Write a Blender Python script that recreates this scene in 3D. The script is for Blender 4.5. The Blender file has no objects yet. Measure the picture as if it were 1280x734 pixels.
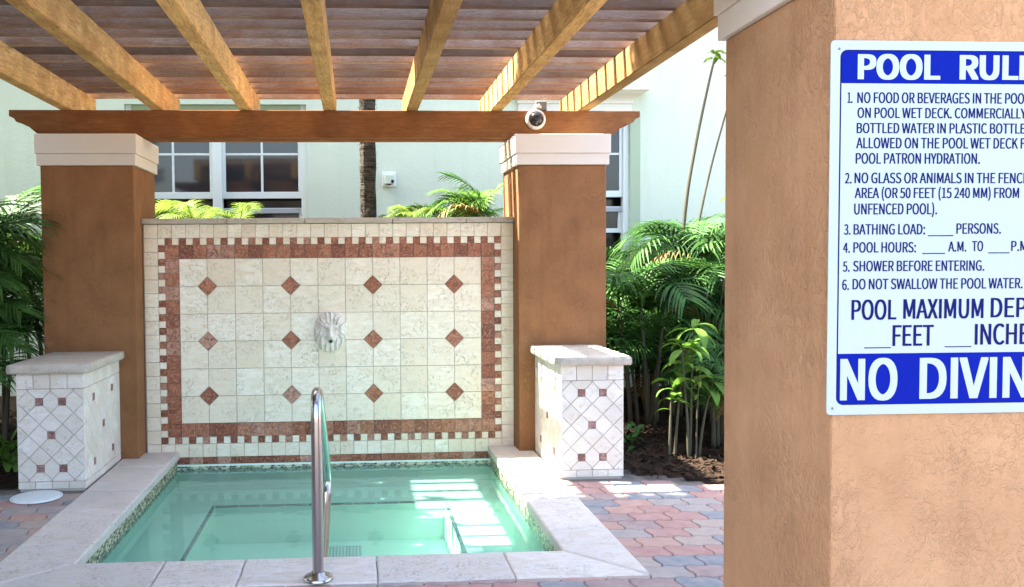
import bpy, bmesh, math, random
from mathutils import Vector, Matrix, noise
random.seed(7)
SC = bpy.context.scene
COL = SC.collection
# ---------------------------------------------------------------- camera
cam_d = bpy.data.cameras.new("camera")
cam = bpy.data.objects.new("camera", cam_d); COL.objects.link(cam)
RX = Vector((0.99836343, -0.0566043, -0.00814918)); UX = Vector((0.010151, 0.03516825, 0.99932985)); FX = Vector((0.05627978, 0.9977771, -0.03568528))
M = Matrix.Identity(4)
for i in range(3):
    M[i][0] = RX[i]; M[i][1] = UX[i]; M[i][2] = -FX[i]
M.translation = Vector((1.58454, 0.0, 1.41579))
cam.matrix_world = M
cam_d.sensor_fit = 'HORIZONTAL'; cam_d.sensor_width = 36.0
cam_d.lens = 36.0 * 1086.98 / 1280.0
cam_d.shift_x = (640 - 506.96) / 1280.0
cam_d.clip_start = 0.05; cam_d.clip_end = 500
SC.camera = cam
# ---------------------------------------------------------------- light
SUN = Vector((-0.62, 0.17, 1.0)).normalized()
W = bpy.data.worlds.new("World"); SC.world = W; W.use_nodes = True
nt = W.node_tree
sky = nt.nodes.new('ShaderNodeTexSky'); sky.sky_type = 'NISHITA'; sky.sun_disc = False
sky.sun_elevation = math.asin(SUN.z); sky.sun_rotation = math.atan2(SUN.x, SUN.y)
sky.air_density = 1.0; sky.dust_density = 4.0; sky.ozone_density = 0.3
bg = nt.nodes['Background']; bg.inputs['Strength'].default_value = 0.15
nt.links.new(sky.outputs[0], bg.inputs[0])
sd = bpy.data.lights.new("sun", 'SUN'); sd.energy = 5.0; sd.angle = math.radians(0.5); sd.color = (1.0, 0.93, 0.80)
so = bpy.data.objects.new("sun", sd); COL.objects.link(so)
so.rotation_euler = (-SUN).to_track_quat('-Z', 'Y').to_euler()
VS = SC.view_settings
VS.view_transform = 'Standard'; VS.look = 'None'; VS.gamma = 1.0; VS.exposure = 2.92
SC.render.engine = 'CYCLES'
SC.cycles.max_bounces = 10; SC.cycles.diffuse_bounces = 6; SC.cycles.transparent_max_bounces = 16
SC.cycles.caustics_reflective = False; SC.cycles.caustics_refractive = False
SC.cycles.use_denoising = True

# ---------------------------------------------------------------- materials
def lin(c):
    return tuple(((x / 255) / 12.92 if x / 255 <= .04045 else ((x / 255 + .055) / 1.055) ** 2.4) for x in c) + (1,)
class NT:
    def __init__(s, name):
        s.m = bpy.data.materials.new(name); s.m.use_nodes = True; s.t = s.m.node_tree
        s.b = s.t.nodes['Principled BSDF']; s.out = s.t.nodes['Material Output']
    def n(s, typ, **k):
        nd = s.t.nodes.new(typ)
        for a, v in k.items():
            if a.startswith('i_'):
                key = a[2:].replace('_', ' ')
                nd.inputs[int(key) if key.isdigit() else key].default_value = v
            else: setattr(nd, a, v)
        return nd
    def l(s, a, b): s.t.links.new(a, b)
    def coords(s, scale=(1, 1, 1), jitter=True):
        tc = s.n('ShaderNodeTexCoord'); mp = s.n('ShaderNodeMapping'); mp.inputs['Scale'].default_value = scale
        s.l(tc.outputs['Object'], mp.inputs[0])
        if not jitter: return mp.outputs[0]
        oi = s.n('ShaderNodeObjectInfo')
        mm = s.n('ShaderNodeVectorMath', operation='MULTIPLY_ADD')
        cb = s.n('ShaderNodeCombineXYZ')
        m1 = s.n('ShaderNodeMath', operation='MULTIPLY', i_1=57.0); m2 = s.n('ShaderNodeMath', operation='MULTIPLY', i_1=91.0)
        s.l(oi.outputs['Random'], m1.inputs[0]); s.l(oi.outputs['Random'], m2.inputs[0])
        s.l(m1.outputs[0], cb.inputs[0]); s.l(m2.outputs[0], cb.inputs[1]); s.l(m1.outputs[0], cb.inputs[2])
        s.l(mp.outputs[0], mm.inputs[0]); mm.inputs[1].default_value = (1, 1, 1); s.l(cb.outputs[0], mm.inputs[2])
        return mm.outputs[0]
    def noise(s, v, sc, det=4, rough=.55, dist=0):
        n = s.n('ShaderNodeTexNoise'); n.inputs['Scale'].default_value = sc; n.inputs['Detail'].default_value = det
        n.inputs['Roughness'].default_value = rough; n.inputs['Distortion'].default_value = dist
        s.l(v, n.inputs['Vector']); return n.outputs['Fac']
    def ramp(s, f, stops, interp='LINEAR'):
        r = s.n('ShaderNodeValToRGB'); r.color_ramp.interpolation = interp
        e = r.color_ramp.elements
        while len(e) < len(stops): e.new(.5)
        for x, (p, c) in zip(e, stops):
            x.position = p; x.color = c if len(c) == 4 else tuple(c) + (1,)
        s.l(f, r.inputs[0]); return r.outputs[0]
    def mix(s, f, a, b, mode='MIX'):
        m = s.n('ShaderNodeMix', data_type='RGBA', blend_type=mode)
        for sock, v in ((m.inputs[0], f), (m.inputs[6], a), (m.inputs[7], b)):
            if hasattr(v, 'is_linked'): s.l(v, sock)
            else: sock.default_value = v
        return m.outputs[2]
    def bump(s, h, st=.5, d=.01, nrm=None):
        b = s.n('ShaderNodeBump'); b.inputs['Strength'].default_value = st; b.inputs['Distance'].default_value = d
        s.l(h, b.inputs['Height'])
        if nrm: s.l(nrm, b.inputs['Normal'])
        s.l(b.outputs[0], s.b.inputs['Normal']); return b.outputs[0]
    def col(s, c):
        if hasattr(c, 'is_linked'): s.l(c, s.b.inputs['Base Color'])
        else: s.b.inputs['Base Color'].default_value = c
    def rough(s, r, spec=.5):
        s.b.inputs['Roughness'].default_value = r; s.b.inputs['Specular IOR Level'].default_value = spec
    def rnd(s): return s.n('ShaderNodeObjectInfo').outputs['Random']
G = lambda v: (v, v, v, 1)

def m_stucco(name, c1, c2, relief=1.0, scale=1.0):
    k = NT(name); v = k.coords(jitter=False)
    big = k.noise(v, 3.5, 5, .6)
    base = k.mix(k.ramp(big, [(.3, G(0)), (.7, G(1))]), c1, c2)
    st = k.n('ShaderNodeMapping'); st.inputs['Scale'].default_value = (9, 9, .8); k.l(v, st.inputs[0])
    streak = k.noise(st.outputs[0], 1.6, 4, .6)
    base = k.mix(k.ramp(streak, [(.52, G(0)), (.74, G(.28))]), base, tuple(x * .62 for x in c1[:3]) + (1,))
    # skip-trowel ridges gathered in patches
    mp = k.n('ShaderNodeMapping'); mp.inputs['Scale'].default_value = (1, 1, .7); k.l(v, mp.inputs[0])
    def ridges(sc, dist):
        return k.ramp(k.noise(mp.outputs[0], sc * scale, 4, .55, dist), [(.50, G(0)), (.555, G(1)), (.585, G(.9)), (.64, G(.15))])
    rr = k.mix(.4, ridges(58, .5), ridges(105, .3))
    patch = k.ramp(k.noise(v, 6 * scale, 3), [(.34, G(.25)), (.64, G(1))])
    fine = k.noise(v, 260, 4, .7)
    h = k.mix(patch, G(0), rr); h2 = k.mix(.30, h, fine)
    k.col(base); k.rough(.85, .25)
    k.bump(h2, .8 * relief, .0055)
    return k.m
def m_travertine(name, a, b, c, pit=.75, rough=.55):
    k = NT(name); v = k.coords(); r = k.rnd()
    base = k.ramp(r, [(0, a), (.5, b), (1, c)])
    mp = k.n('ShaderNodeMapping'); mp.inputs['Scale'].default_value = (1, 3.2, 3.2); k.l(v, mp.inputs[0])
    vein = k.noise(mp.outputs[0], 9, 5, .6, 1.2)
    colr = k.mix(k.ramp(vein, [(.38, G(0)), (.66, G(.8))]), base, tuple(x * y for x, y in zip(c[:3], (.82, .74, .62))) + (1,))
    p = k.noise(v, 70, 4, .7, .8)
    blotch = k.noise(v, 8, 2)
    pm = k.ramp(p, [(.60 - .07 * pit, G(0)), (.67 - .05 * pit, G(1))]); bm = k.ramp(blotch, [(.40, G(.12)), (.62, G(1))])
    pm2 = k.mix(1.0, pm, bm, 'MULTIPLY')
    amt = k.n('ShaderNodeMapRange'); amt.inputs[3].default_value = pit * .15; amt.inputs[4].default_value = pit * 1.1
    fr_ = k.n('ShaderNodeMath', operation='FRACT'); f0 = k.n('ShaderNodeMath', operation='MULTIPLY', i_1=17.3); k.l(r, f0.inputs[0]); k.l(f0.outputs[0], fr_.inputs[0]); k.l(fr_.outputs[0], amt.inputs[0])
    mul = k.n('ShaderNodeMath', operation='MULTIPLY'); k.l(amt.outputs[0], mul.inputs[1]); k.l(pm2, mul.inputs[0])
    k.col(k.mix(mul.outputs[0], colr, tuple(x * .42 for x in c[:3]) + (1,)))
    k.rough(rough, .4)
    inv = k.n('ShaderNodeMath', operation='SUBTRACT'); inv.inputs[0].default_value = 1.0; k.l(pm2, inv.inputs[1])
    k.bump(inv.outputs[0], .7, .005)
    return k.m
def m_redstone(name, cs=((124, 64, 42), (158, 92, 62), (182, 118, 86), (196, 152, 134))):
    k = NT(name); v = k.coords(); r = k.rnd()
    base = k.ramp(r, [(0, lin(cs[0])), (.35, lin(cs[1])), (.7, lin(cs[2])), (1, lin(cs[3]))])
    n1 = k.noise(v, 34, 5, .7, 1.0); n2 = k.noise(v, 75, 4, .7)
    c = k.mix(k.ramp(n1, [(.42, G(0)), (.62, G(.8))]), base, tuple(x * .45 for x in lin(cs[0])[:3]) + (1,))
    c = k.mix(k.ramp(n2, [(.52, G(0)), (.66, G(.7))]), c, lin((205, 165, 148)))
    k.col(c); k.rough(.5, .45); k.bump(n1, .25, .003)
    return k.m
def m_wood(name, a, b, c, axis, sc=1.0, rough=.75):
    k = NT(name)
    s = [7.0, 7.0, 7.0]; s[axis] = .6
    v = k.coords(tuple(x * sc for x in s)); r = k.rnd()
    g = k.noise(v, 5, 6, .62, 1.4); g2 = k.noise(v, 26, 4, .6)
    base = k.mix(k.ramp(g, [(.32, G(0)), (.68, G(1))]), a, b)
    v2 = k.coords((1, 1, 1))
    blot = k.noise(v2, 4.2, 3, .6)
    base = k.mix(k.ramp(blot, [(.40, G(0)), (.72, G(.75))]), base, c)
    hs = k.n('ShaderNodeHueSaturation'); mr = k.n('ShaderNodeMapRange'); mr.inputs[3].default_value = .45; mr.inputs[4].default_value = 1.4
    k.l(r, mr.inputs[0]); k.l(mr.outputs[0], hs.inputs['Value']); k.l(base, hs.inputs['Color'])
    dark = k.mix(k.ramp(g2, [(.50, G(0)), (.68, G(.7))]), hs.outputs[0], tuple(x * .35 for x in a[:3]) + (1,))
    k.col(dark); k.rough(rough, .2); k.bump(g2, .45, .004)
    return k.m
def m_plain(name, c, rough=.5, metal=0, spec=.5, var=0):
    k = NT(name); k.rough(rough, spec); k.b.inputs['Metallic'].default_value = metal
    if var:
        v = k.coords(); n = k.noise(v, 9, 5)
        k.col(k.mix(n, tuple(x * (1 - var) for x in c[:3]) + (1,), tuple(min(1, x * (1 + var)) for x in c[:3]) + (1,)))
        k.bump(k.noise(v, 120, 3), .12, .003)
    else: k.col(c)
    return k.m
def m_leaf(name, a, b, trans=.35):
    k = NT(name); r = k.rnd(); v = k.coords()
    n = k.noise(v, 6, 2)
    c = k.mix(r, a, b); c = k.mix(k.ramp(n, [(.35, G(0)), (.7, G(.6))]), c, tuple(min(1, x * 1.7) for x in b[:3]) + (1,))
    k.col(c); k.rough(.55, .25)
    tr = k.n('ShaderNodeBsdfTranslucent'); k.l(c, tr.inputs[0])
    mx = k.n('ShaderNodeMixShader'); mx.inputs[0].default_value = trans
    k.l(k.b.outputs[0], mx.inputs[1]); k.l(tr.outputs[0], mx.inputs[2]); k.l(mx.outputs[0], k.out.inputs[0])
    return k.m

MAT = {}
MAT['stucco'] = m_stucco('terracotta_stucco_shaded', (0.2408, 0.1113, 0.04696, 1), (0.3177, 0.1522, 0.0677, 1), 1.25)  # column paint as seen under the pergola, its shade put into the colour
MAT['stucco_lit'] = m_stucco('terracotta_stucco_lit', (0.4048, 0.2233, 0.1142, 1), (0.4959, 0.2908, 0.1569, 1), 1.15, .8)  # same column paint, lightened for the brighter open side
k = NT('mint_wall_paint'); v = k.coords(jitter=False); k.rough(.85, .2)
mp_ = k.n('ShaderNodeMapping'); mp_.inputs['Scale'].default_value = (4, 4, .5); k.l(v, mp_.inputs[0])
c = k.mix(k.noise(v, 1.7, 5, .65), (.52, .60, .495, 1), (.58, .66, .55, 1))
c = k.mix(k.ramp(k.noise(mp_.outputs[0], 1.5, 5, .65), [(.5, G(0)), (.75, G(.5))]), c, (.46, .53, .44, 1))
k.col(c); k.bump(k.ramp(k.noise(v, 26, 5, .6, .4), [(.42, G(0)), (.6, G(1))]), .3, .003); MAT['mint'] = k.m
MAT['capwhite'] = m_plain('cream_painted_moulding', (0.6912, 0.6375, 0.57, 1), .6, 0, .3, .03)
MAT['trimwhite'] = m_plain('white_window_paint', (0.629, 0.697, 0.697, 1), .45)
MAT['cornice'] = m_plain('cream_cornice_paint', (0.6888, 0.6806, 0.6068, 1), .6)
MAT['sage'] = m_plain('sage_reveal_paint', (0.34, 0.425, 0.306, 1), .8)
k = NT('window_glass'); k.col((.018, .022, .028, 1)); k.rough(.06, .6); MAT['glass'] = k.m
MAT['blind'] = m_plain('grey_blind', (.35, .38, .40, 1), .7)
MAT['trav'] = m_travertine('cream_travertine', (0.816, 0.72, 0.5795, 1), (0.8874, 0.82, 0.6935, 1), (0.9486, 0.9, 0.798, 1), .6)
MAT['trav_ped'] = m_travertine('pale_tumbled_travertine', (.66, .62, .57, 1), (.75, .72, .68, 1), (.82, .80, .77, 1), .3, .6)
MAT['coping'] = m_travertine('pitted_travertine_coping', (0.5824, 0.5488, 0.532, 1), (0.6384, 0.6048, 0.588, 1), (0.6944, 0.6608, 0.6384, 1), .8, .7)
MAT['capstone'] = m_travertine('rough_travertine_capstone', (.44, .41, .36, 1), (.50, .47, .42, 1), (.56, .53, .47, 1), 1.0, .75)
MAT['red'] = m_redstone('red_tumbled_marble')
MAT['rose'] = m_redstone('muted_rose_marble', ((118, 82, 76), (140, 100, 94), (156, 118, 112), (168, 132, 124)))
MAT['grout'] = m_plain('grey_tile_grout', (0.48, 0.432, 0.384, 1), .9, 0, .1)
MAT['rafter'] = m_wood('stained_rafter_wood', lin((186, 144, 86)), lin((214, 176, 116)), lin((152, 110, 64)), 1)
MAT['beam'] = m_wood('stained_beam_wood', lin((156, 104, 62)), lin((182, 126, 78)), lin((138, 86, 50)), 0)
MAT['slat'] = m_wood('weathered_slat_wood', lin((146, 124, 108)), lin((172, 152, 138)), lin((140, 98, 72)), 0, 2.6)
MAT['steel'] = m_plain('brushed_stainless_steel', (.46, .46, .47, 1), .24, 1.0)
MAT['signwhite'] = m_plain('sign_white_enamel', (0.3444, 0.4264, 0.4428, 1), .25)
MAT['signblue'] = m_plain('sign_blue_print', (.0012, .010, .24, 1), .5, 0, .05)
MAT['signnavy'] = m_plain('sign_navy_print', (0.0032, 0.0064, 0.092, 1), .5, 0, .08)
MAT['plaster'] = m_plain('pale_green_pool_plaster', (.74, .93, .84, 1), .7, 0, .2, .05)
MAT['navy'] = m_plain('navy_edge_tile', (.012, .035, .04, 1), .3)
MAT['mos_a'] = m_plain('cream_mosaic', (.62, .60, .42, 1), .4)
MAT['mos_b'] = m_plain('olive_mosaic', (.26, .26, .15, 1), .4)
MAT['mos_c'] = m_plain('dark_mosaic', (.07, .065, .05, 1), .35)
MAT['lid'] = m_plain('white_plastic_lid', (.74, .80, .80, 1), .5, 0, .4, .03)
MAT['black'] = m_plain('black_gloss', (.012, .012, .014, 1), .12)
MAT['greymetal'] = m_plain('grey_metal', (.16, .17, .18, 1), .5, .3)
MAT['housing'] = m_plain('pale_camera_housing', (.62, .60, .55, 1), .35)
MAT['seal'] = m_plain('ground_sand_joint', (.20, .17, .15, 1), .95, 0, .1, .2)
MAT['soil'] = m_plain('dark_mulch_soil', (.030, .020, .014, 1), .95, 0, .1, .5)
MAT['chip'] = m_plain('mulch_chip', (.038, .023, .015, 1), .9, 0, .1, .4)
MAT['leafd'] = m_leaf('areca_leaf', (0.022, 0.065, 0.018, 1), (0.055, 0.14, 0.028, 1), .30)
MAT['leafdry'] = m_leaf('dry_brown_leaf', (.16, .10, .035, 1), (.24, .17, .06, 1), .3)
MAT['leafb'] = m_leaf('broad_leaf', (0.0595, 0.153, 0.02125, 1), (0.119, 0.2295, 0.034, 1), .40)
MAT['leafy'] = m_leaf('yellow_green_leaf', (0.0918, 0.1591, 0.02142, 1), (0.153, 0.2203, 0.03366, 1), .45)
MAT['leaft'] = m_leaf('tree_leaf', (.04, .09, .02, 1), (.07, .13, .03, 1), .2)
MAT['stem'] = m_plain('grey_green_stem', (.075, .068, .042, 1), .7, 0, .3, .35)
k = NT('palm_bark'); v = k.coords((1, 1, 1), False)
vs = k.n('ShaderNodeMapping'); vs.inputs['Scale'].default_value = (1, 1, 6); k.l(v, vs.inputs[0])
n = k.noise(vs.outputs[0], 9, 4, .7); k.col(k.ramp(n, [(.35, (.015, .013, .010, 1)), (.65, (.10, .088, .07, 1))])); k.rough(.9, .1); k.bump(n, .8, .03); MAT['bark'] = k.m
# pavers: pink, grey blue, tan
k = NT('tumbled_concrete_paver'); v = k.coords(); r = k.rnd()
c = k.ramp(r, [(0, lin((164, 124, 118))), (.22, lin((146, 126, 126))), (.40, lin((172, 136, 124))), (.56, lin((118, 128, 138))), (.68, lin((160, 146, 138))), (.82, lin((148, 144, 142)))], 'CONSTANT')
n1 = k.noise(v, 14, 5, .65); n2 = k.noise(v, 120, 3, .7)
c = k.mix(k.ramp(n1, [(.3, G(0)), (.75, G(.55))]), c, lin((190, 172, 164)))
c = k.mix(k.ramp(n2, [(.55, G(0)), (.75, G(.4))]), c, lin((84, 70, 68)))
k.col(c); k.rough(.85, .2); k.bump(n2, .4, .003); MAT['paver'] = k.m
# water
k = NT('spa_water'); k.t.nodes.remove(k.b)
v = k.coords(jitter=False); wn = k.noise(v, 5.5, 3, .5, .3)
bp = k.n('ShaderNodeBump'); bp.inputs['Strength'].default_value = .12; bp.inputs['Distance'].default_value = .02; k.l(wn, bp.inputs['Height'])
fr = k.n('ShaderNodeFresnel'); fr.inputs['IOR'].default_value = 1.33; k.l(bp.outputs[0], fr.inputs['Normal'])
gl = k.n('ShaderNodeBsdfGlossy'); gl.inputs['Roughness'].default_value = .015; k.l(bp.outputs[0], gl.inputs['Normal'])
tp = k.n('ShaderNodeBsdfTransparent'); tp.inputs[0].default_value = (.66, .97, .90, 1)
df = k.n('ShaderNodeBsdfDiffuse'); df.inputs[0].default_value = (.50, .93, .84, 1)
m1 = k.n('ShaderNodeMixShader'); m1.inputs[0].default_value = .19; k.l(tp.outputs[0], m1.inputs[1]); k.l(df.outputs[0], m1.inputs[2])
m2 = k.n('ShaderNodeMixShader'); k.l(fr.outputs[0], m2.inputs[0]); k.l(m1.outputs[0], m2.inputs[1]); k.l(gl.outputs[0], m2.inputs[2])
k.l(m2.outputs[0], k.out.inputs[0]); MAT['water'] = k.m

# ---------------------------------------------------------------- helpers
WL = {}
def empty(name, loc, label, cat, group=None):
    o = bpy.data.objects.new(name, None); COL.objects.link(o); o.location = loc; o.empty_display_size = .1
    o['label'] = label; o['category'] = cat
    if group: o['group'] = group
    WL[o] = Vector(loc); return o
def part(name, me, loc, parent=None, rot=None, label=None, scale=None):
    o = bpy.data.objects.new(name, me); COL.objects.link(o)
    l = Vector(loc); WL[o] = l
    if parent is not None: o.parent = parent; o.location = l - WL[parent]
    else: o.location = l
    if rot is not None: o.rotation_euler = rot
    if scale is not None: o.scale = scale
    if label: o['label'] = label
    return o
def tag(o, label=None, cat=None, group=None, kind=None):
    if label: o['label'] = label
    if cat: o['category'] = cat
    if group: o['group'] = group
    if kind: o['kind'] = kind
    return o
def mk(name, vs, fs, mats, midx=None, smooth=False):
    me = bpy.data.meshes.new(name); me.from_pydata([tuple(v) for v in vs], [], fs); me.update()
    for m in (mats if isinstance(mats, (list, tuple)) else [mats]): me.materials.append(MAT[m])
    if midx: me.polygons.foreach_set('material_index', midx)
    if smooth: me.polygons.foreach_set('use_smooth', [True] * len(me.polygons))
    return me
def box(sx, sy, sz, mat, bev=.004, org=(0, 0, 0), seg=1, warp=0):
    """box centred on the origin in x and y, standing on z=0 unless org shifts it"""
    bm = bmesh.new(); bmesh.ops.create_cube(bm, size=1)
    for v in bm.verts: v.co = Vector((v.co.x * sx, v.co.y * sy, v.co.z * sz)) + Vector(org)
    if bev: bmesh.ops.bevel(bm, geom=bm.edges[:], offset=bev, segments=seg, affect='EDGES', profile=.5)
    me = bpy.data.meshes.new('box'); bm.to_mesh(me); bm.free(); me.materials.append(MAT[mat]); return me
def prism(outline, t, mat, ch=.002, axis='Y'):
    """outline polygon (counter-clockwise) extruded by t with a chamfered front. axis Y: outline in x,z, front faces -y. X-: front faces -x, X+: +x. Z: front up"""
    n = len(outline); cx = sum(p[0] for p in outline) / n; cy = sum(p[1] for p in outline) / n
    ins = []
    for i in range(n):
        a = Vector(outline[i - 1]); b = Vector(outline[i]); c = Vector(outline[(i + 1) % n])
        d1 = (b - a).normalized(); d2 = (c - b).normalized()
        n1 = Vector((-d1.y, d1.x)); n2 = Vector((-d2.y, d2.x)); m = (n1 + n2)
        if m.length < 1e-6: m = n1
        m.normalize(); kk = ch / max(.4, m.dot(n1)); ins.append(b + m * kk)
    L = [(x, y, 0) for x, y in outline] + [(x, y, t - ch) for x, y in outline] + [(p.x, p.y, t) for p in ins]
    fs = [tuple(range(2 * n, 3 * n))]
    for i in range(n):
        j = (i + 1) % n
        fs.append((i, j, n + j, n + i)); fs.append((n + i, n + j, 2 * n + j, 2 * n + i))
    if axis == 'Y': V = [(a, -c, b) for a, b, c in L]
    elif axis == 'Z': V = L
    elif axis == 'X+': V = [(c, a, b) for a, b, c in L]
    else: V = [(-c, -a, b) for a, b, c in L]
    return mk('tile', V, fs, mat)
_tc = {}
def rect_tile(w, h, t, mat, axis='Y', wob=0):
    key = (round(w, 4), round(h, 4), t, mat, axis, random.randrange(4) if wob else 0)
    if key not in _tc:
        r = lambda: random.uniform(-wob, wob)
        o = [(-w / 2 + r(), -h / 2 + r()), (w / 2 + r(), -h / 2 + r()), (w / 2 + r(), h / 2 + r()), (-w / 2 + r(), h / 2 + r())]
        c = .08 * min(w, h) if wob else 0
        if c:   # clipped corners of tumbled stone
            q = []
            for i in range(4):
                a = Vector(o[i - 1]); b = Vector(o[i]); d = Vector(o[(i + 1) % 4])
                k2 = c * random.uniform(.2, .6)
                q.append(tuple(b + (a - b).normalized() * k2)); q.append(tuple(b + (d - b).normalized() * k2))
            o = q
        _tc[key] = prism(o, t, mat, .0018, axis)
    return _tc[key]
def tube(pts, rad, seg=12, mat='steel', cap=True, rads=None):
    pts = [Vector(p) for p in pts]; V = []; F = []
    up = Vector((1, 0, 0)) if abs((pts[1] - pts[0]).normalized().x) < .9 else Vector((0, 1, 0))
    for i, p in enumerate(pts):
        t = (pts[min(i + 1, len(pts) - 1)] - pts[max(i - 1, 0)]).normalized()
        a = t.cross(up).normalized(); b = a.cross(t).normalized(); r = rads[i] if rads else rad
        for j in range(seg):
            an = 2 * math.pi * j / seg; V.append(p + a * math.cos(an) * r + b * math.sin(an) * r)
    for i in range(len(pts) - 1):
        for j in range(seg):
            k2 = (j + 1) % seg; F.append((i * seg + j, i * seg + k2, (i + 1) * seg + k2, (i + 1) * seg + j))
    if cap: F.append(tuple(range(seg))[::-1]); F.append(tuple((len(pts) - 1) * seg + j for j in range(seg)))
    return mk('tube', V, F, mat, smooth=True)
def lathe(prof, seg=28, mat='steel', axis='Z'):
    V = []; F = []
    for r, z in prof:
        for j in range(seg):
            a = 2 * math.pi * j / seg
            V.append((r * math.cos(a), r * math.sin(a), z) if axis == 'Z' else (r * math.cos(a), -z, r * math.sin(a)))
    n = len(prof)
    for i in range(n - 1):
        for j in range(seg):
            k2 = (j + 1) % seg; F.append((i * seg + j, i * seg + k2, (i + 1) * seg + k2, (i + 1) * seg + j))
    return mk('lathe', V, F, mat, smooth=True)

U = .1035; ZT = 17.0 * U - .045; YW = 6.606
PX0, PX1, PY0, PY1 = .22, 2.60, 4.15, YW      # spa basin
ZWAT = -.135

# ---------------------------------------------------------------- ground
def ring_sheet(name, x0, x1, y0, y1, hx0, hx1, hy0, hy1, z, mat):
    V = [(x0, y0, z), (x1, y0, z), (x1, y1, z), (x0, y1, z), (hx0, hy0, z), (hx1, hy0, z), (hx1, hy1, z), (hx0, hy1, z)]
    F = [(0, 1, 5, 4), (1, 2, 6, 5), (2, 3, 7, 6), (3, 0, 4, 7)]
    return mk(name, V, F, mat)
g = part('ground', ring_sheet('ground', -60, 60, -60, 60, PX0 - .02, PX1 + .02, PY0 - .02, YW + .2, -.022, 'seal'), (0, 0, 0)); tag(g, 'sand and concrete under the pool deck', kind='structure')
# garden soil
V = []; F = []; idx = {}
step = .09; nx = int(15 / step); ny = int(4.6 / step)
def soil_z(x, y): return .0 + .028 * noise.noise(Vector((x * 2.1, y * 2.1, 0))) + .014 * noise.noise(Vector((x * 9, y * 9, 3)))
for i in range(nx):
    for j in range(ny):
        x = -7 + i * step; y = 5.2 + j * step
        edge = 5.62 if x < 0 else 5.56 - .27 * max(0, min(1, (x - 3.35) / .5)) ** 1.5
        if y < edge + .02: continue
        if -.66 < x < 3.42 and y < 7.0: continue
        q = []
        for a, b in ((0, 0), (1, 0), (1, 1), (0, 1)):
            key = (i + a, j + b)
            if key not in idx:
                xx = -7 + key[0] * step; yy = 5.2 + key[1] * step
                idx[key] = len(V); V.append((xx, yy, soil_z(xx, yy) + (.012 if yy > edge + .15 else -.012)))
            q.append(idx[key])
        F.append(q)
s = part('garden_soil', mk('soil', V, F, 'soil', smooth=True), (0, 0, 0)); tag(s, 'dark mulched planting bed behind the deck', kind='structure')
V = []; F = []
for i in range(9000):
    x = random.uniform(3.35, 5.6) if i % 3 else random.uniform(-2.4, -.5); y = random.uniform(5.35, 8.6)
    edge = 5.62 if x < 0 else 5.58 - .27 * max(0, min(1, (x - 3.35) / .5)) ** 1.5
    if y < edge + random.uniform(-.02, .05) or (x > -.68 and x < 0): continue
    z = soil_z(x, y) + .02 + random.uniform(0, .008); a = random.uniform(0, 6.28); l = random.uniform(.012, .04); w = random.uniform(.004, .011)
    d = Vector((math.cos(a), math.sin(a), random.uniform(-.5, .5))) * l; e = Vector((-math.sin(a), math.cos(a), random.uniform(-.4, .4))) * w
    p = Vector((x, y, z)); b = len(V); V += [p - d - e, p + d - e, p + d + e, p - d + e]; F.append((b, b + 1, b + 2, b + 3))
tag(part('mulch_chips', mk('mulch', V, F, 'chip'), (0, 0, 0)), 'shredded dark mulch over the planting bed', 'mulch', kind='stuff')

# pavers
PW, PH = .205, .142
def g_h(x): # wavy bed joint, period PW/2 so rows nest in running bond
    t = (x / (PW / 2)) % 1.0
    return .008 * (1 if .12 < t < .45 else -1 if .62 < t < .95 else 0)
def g_v(y):
    return .009 * math.sin(2 * math.pi * y)
def paver_outline(var):
    pts = []; N = 8; gp = .0035
    for i in range(N): x = -PW / 2 + PW * i / N; pts.append((x, -PH / 2 + g_h(x + PW / 2)))
    for j in range(4): t = j / 4; pts.append((PW / 2 + g_v(t), -PH / 2 + PH * t))
    for i in range(N): x = PW / 2 - PW * i / N; pts.append((x, PH / 2 + g_h(x + PW / 2)))
    for j in range(4): t = 1 - j / 4; pts.append((-PW / 2 + g_v(t), -PH / 2 + PH * t))
    return [(x * (1 - 2 * gp / PW) + random.uniform(-.0012, .0012), y * (1 - 2 * gp / PH) + random.uniform(-.0012, .0012)) for x, y in pts]
pav = [prism(paver_outline(i), .05, 'paver', .004, 'Z') for i in range(4)]
deck = part('pool_deck', ring_sheet('deck', -5.2, 7.4, 1.2, 5.64, PX0 - .02, PX1 + .02, PY0 - .02, 5.635, -.016, 'seal'), (0, 0, 0))
tag(deck, 'interlocking tumbled concrete paver deck around the spa', kind='structure')
vis = []; rest = []
row = 0; y = 1.3
while y < 5.56:
    x = -5.0 + (PW / 2 if row % 2 else 0)
    while x < 7.2:
        inside = (-.06 < x < 2.80 and y > 3.90)
        inped = (2.97 < x < 3.3 and y > 5.63) or (-.5 < x < -.2 and y > 5.68)
        edge = 5.60 if x < 0 else 5.55 - .27 * max(0, min(1, (x - 3.35) / .5)) ** 1.5
        if not inside and not inped and y < edge + .01:
            (vis if (y > 3.35 and -1.15 < x < 4.0) else rest).append((x, y))
        x += PW
    y += PH; row += 1
vis.sort(key=lambda q: -q[1]); vis, extra = vis[:298], vis[298:]; rest += extra
for x, y in vis:
    part('paver', random.choice(pav), (x, y, -.058 + random.uniform(-.0015, .0015)), deck, (random.uniform(-.006, .006), random.uniform(-.006, .006), 0))
V = []; F = []
for x, y in rest:
    me = random.choice(pav); b = len(V)
    V += [(v.co.x + x, v.co.y + y, v.co.z - .058) for v in me.vertices]; F += [tuple(b + q for q in p.vertices) for p in me.polygons]
o = part('paver_field', mk('pavers', V, F, 'paver'), (0, 0, 0), deck); o['kind'] = 'stuff'
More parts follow.
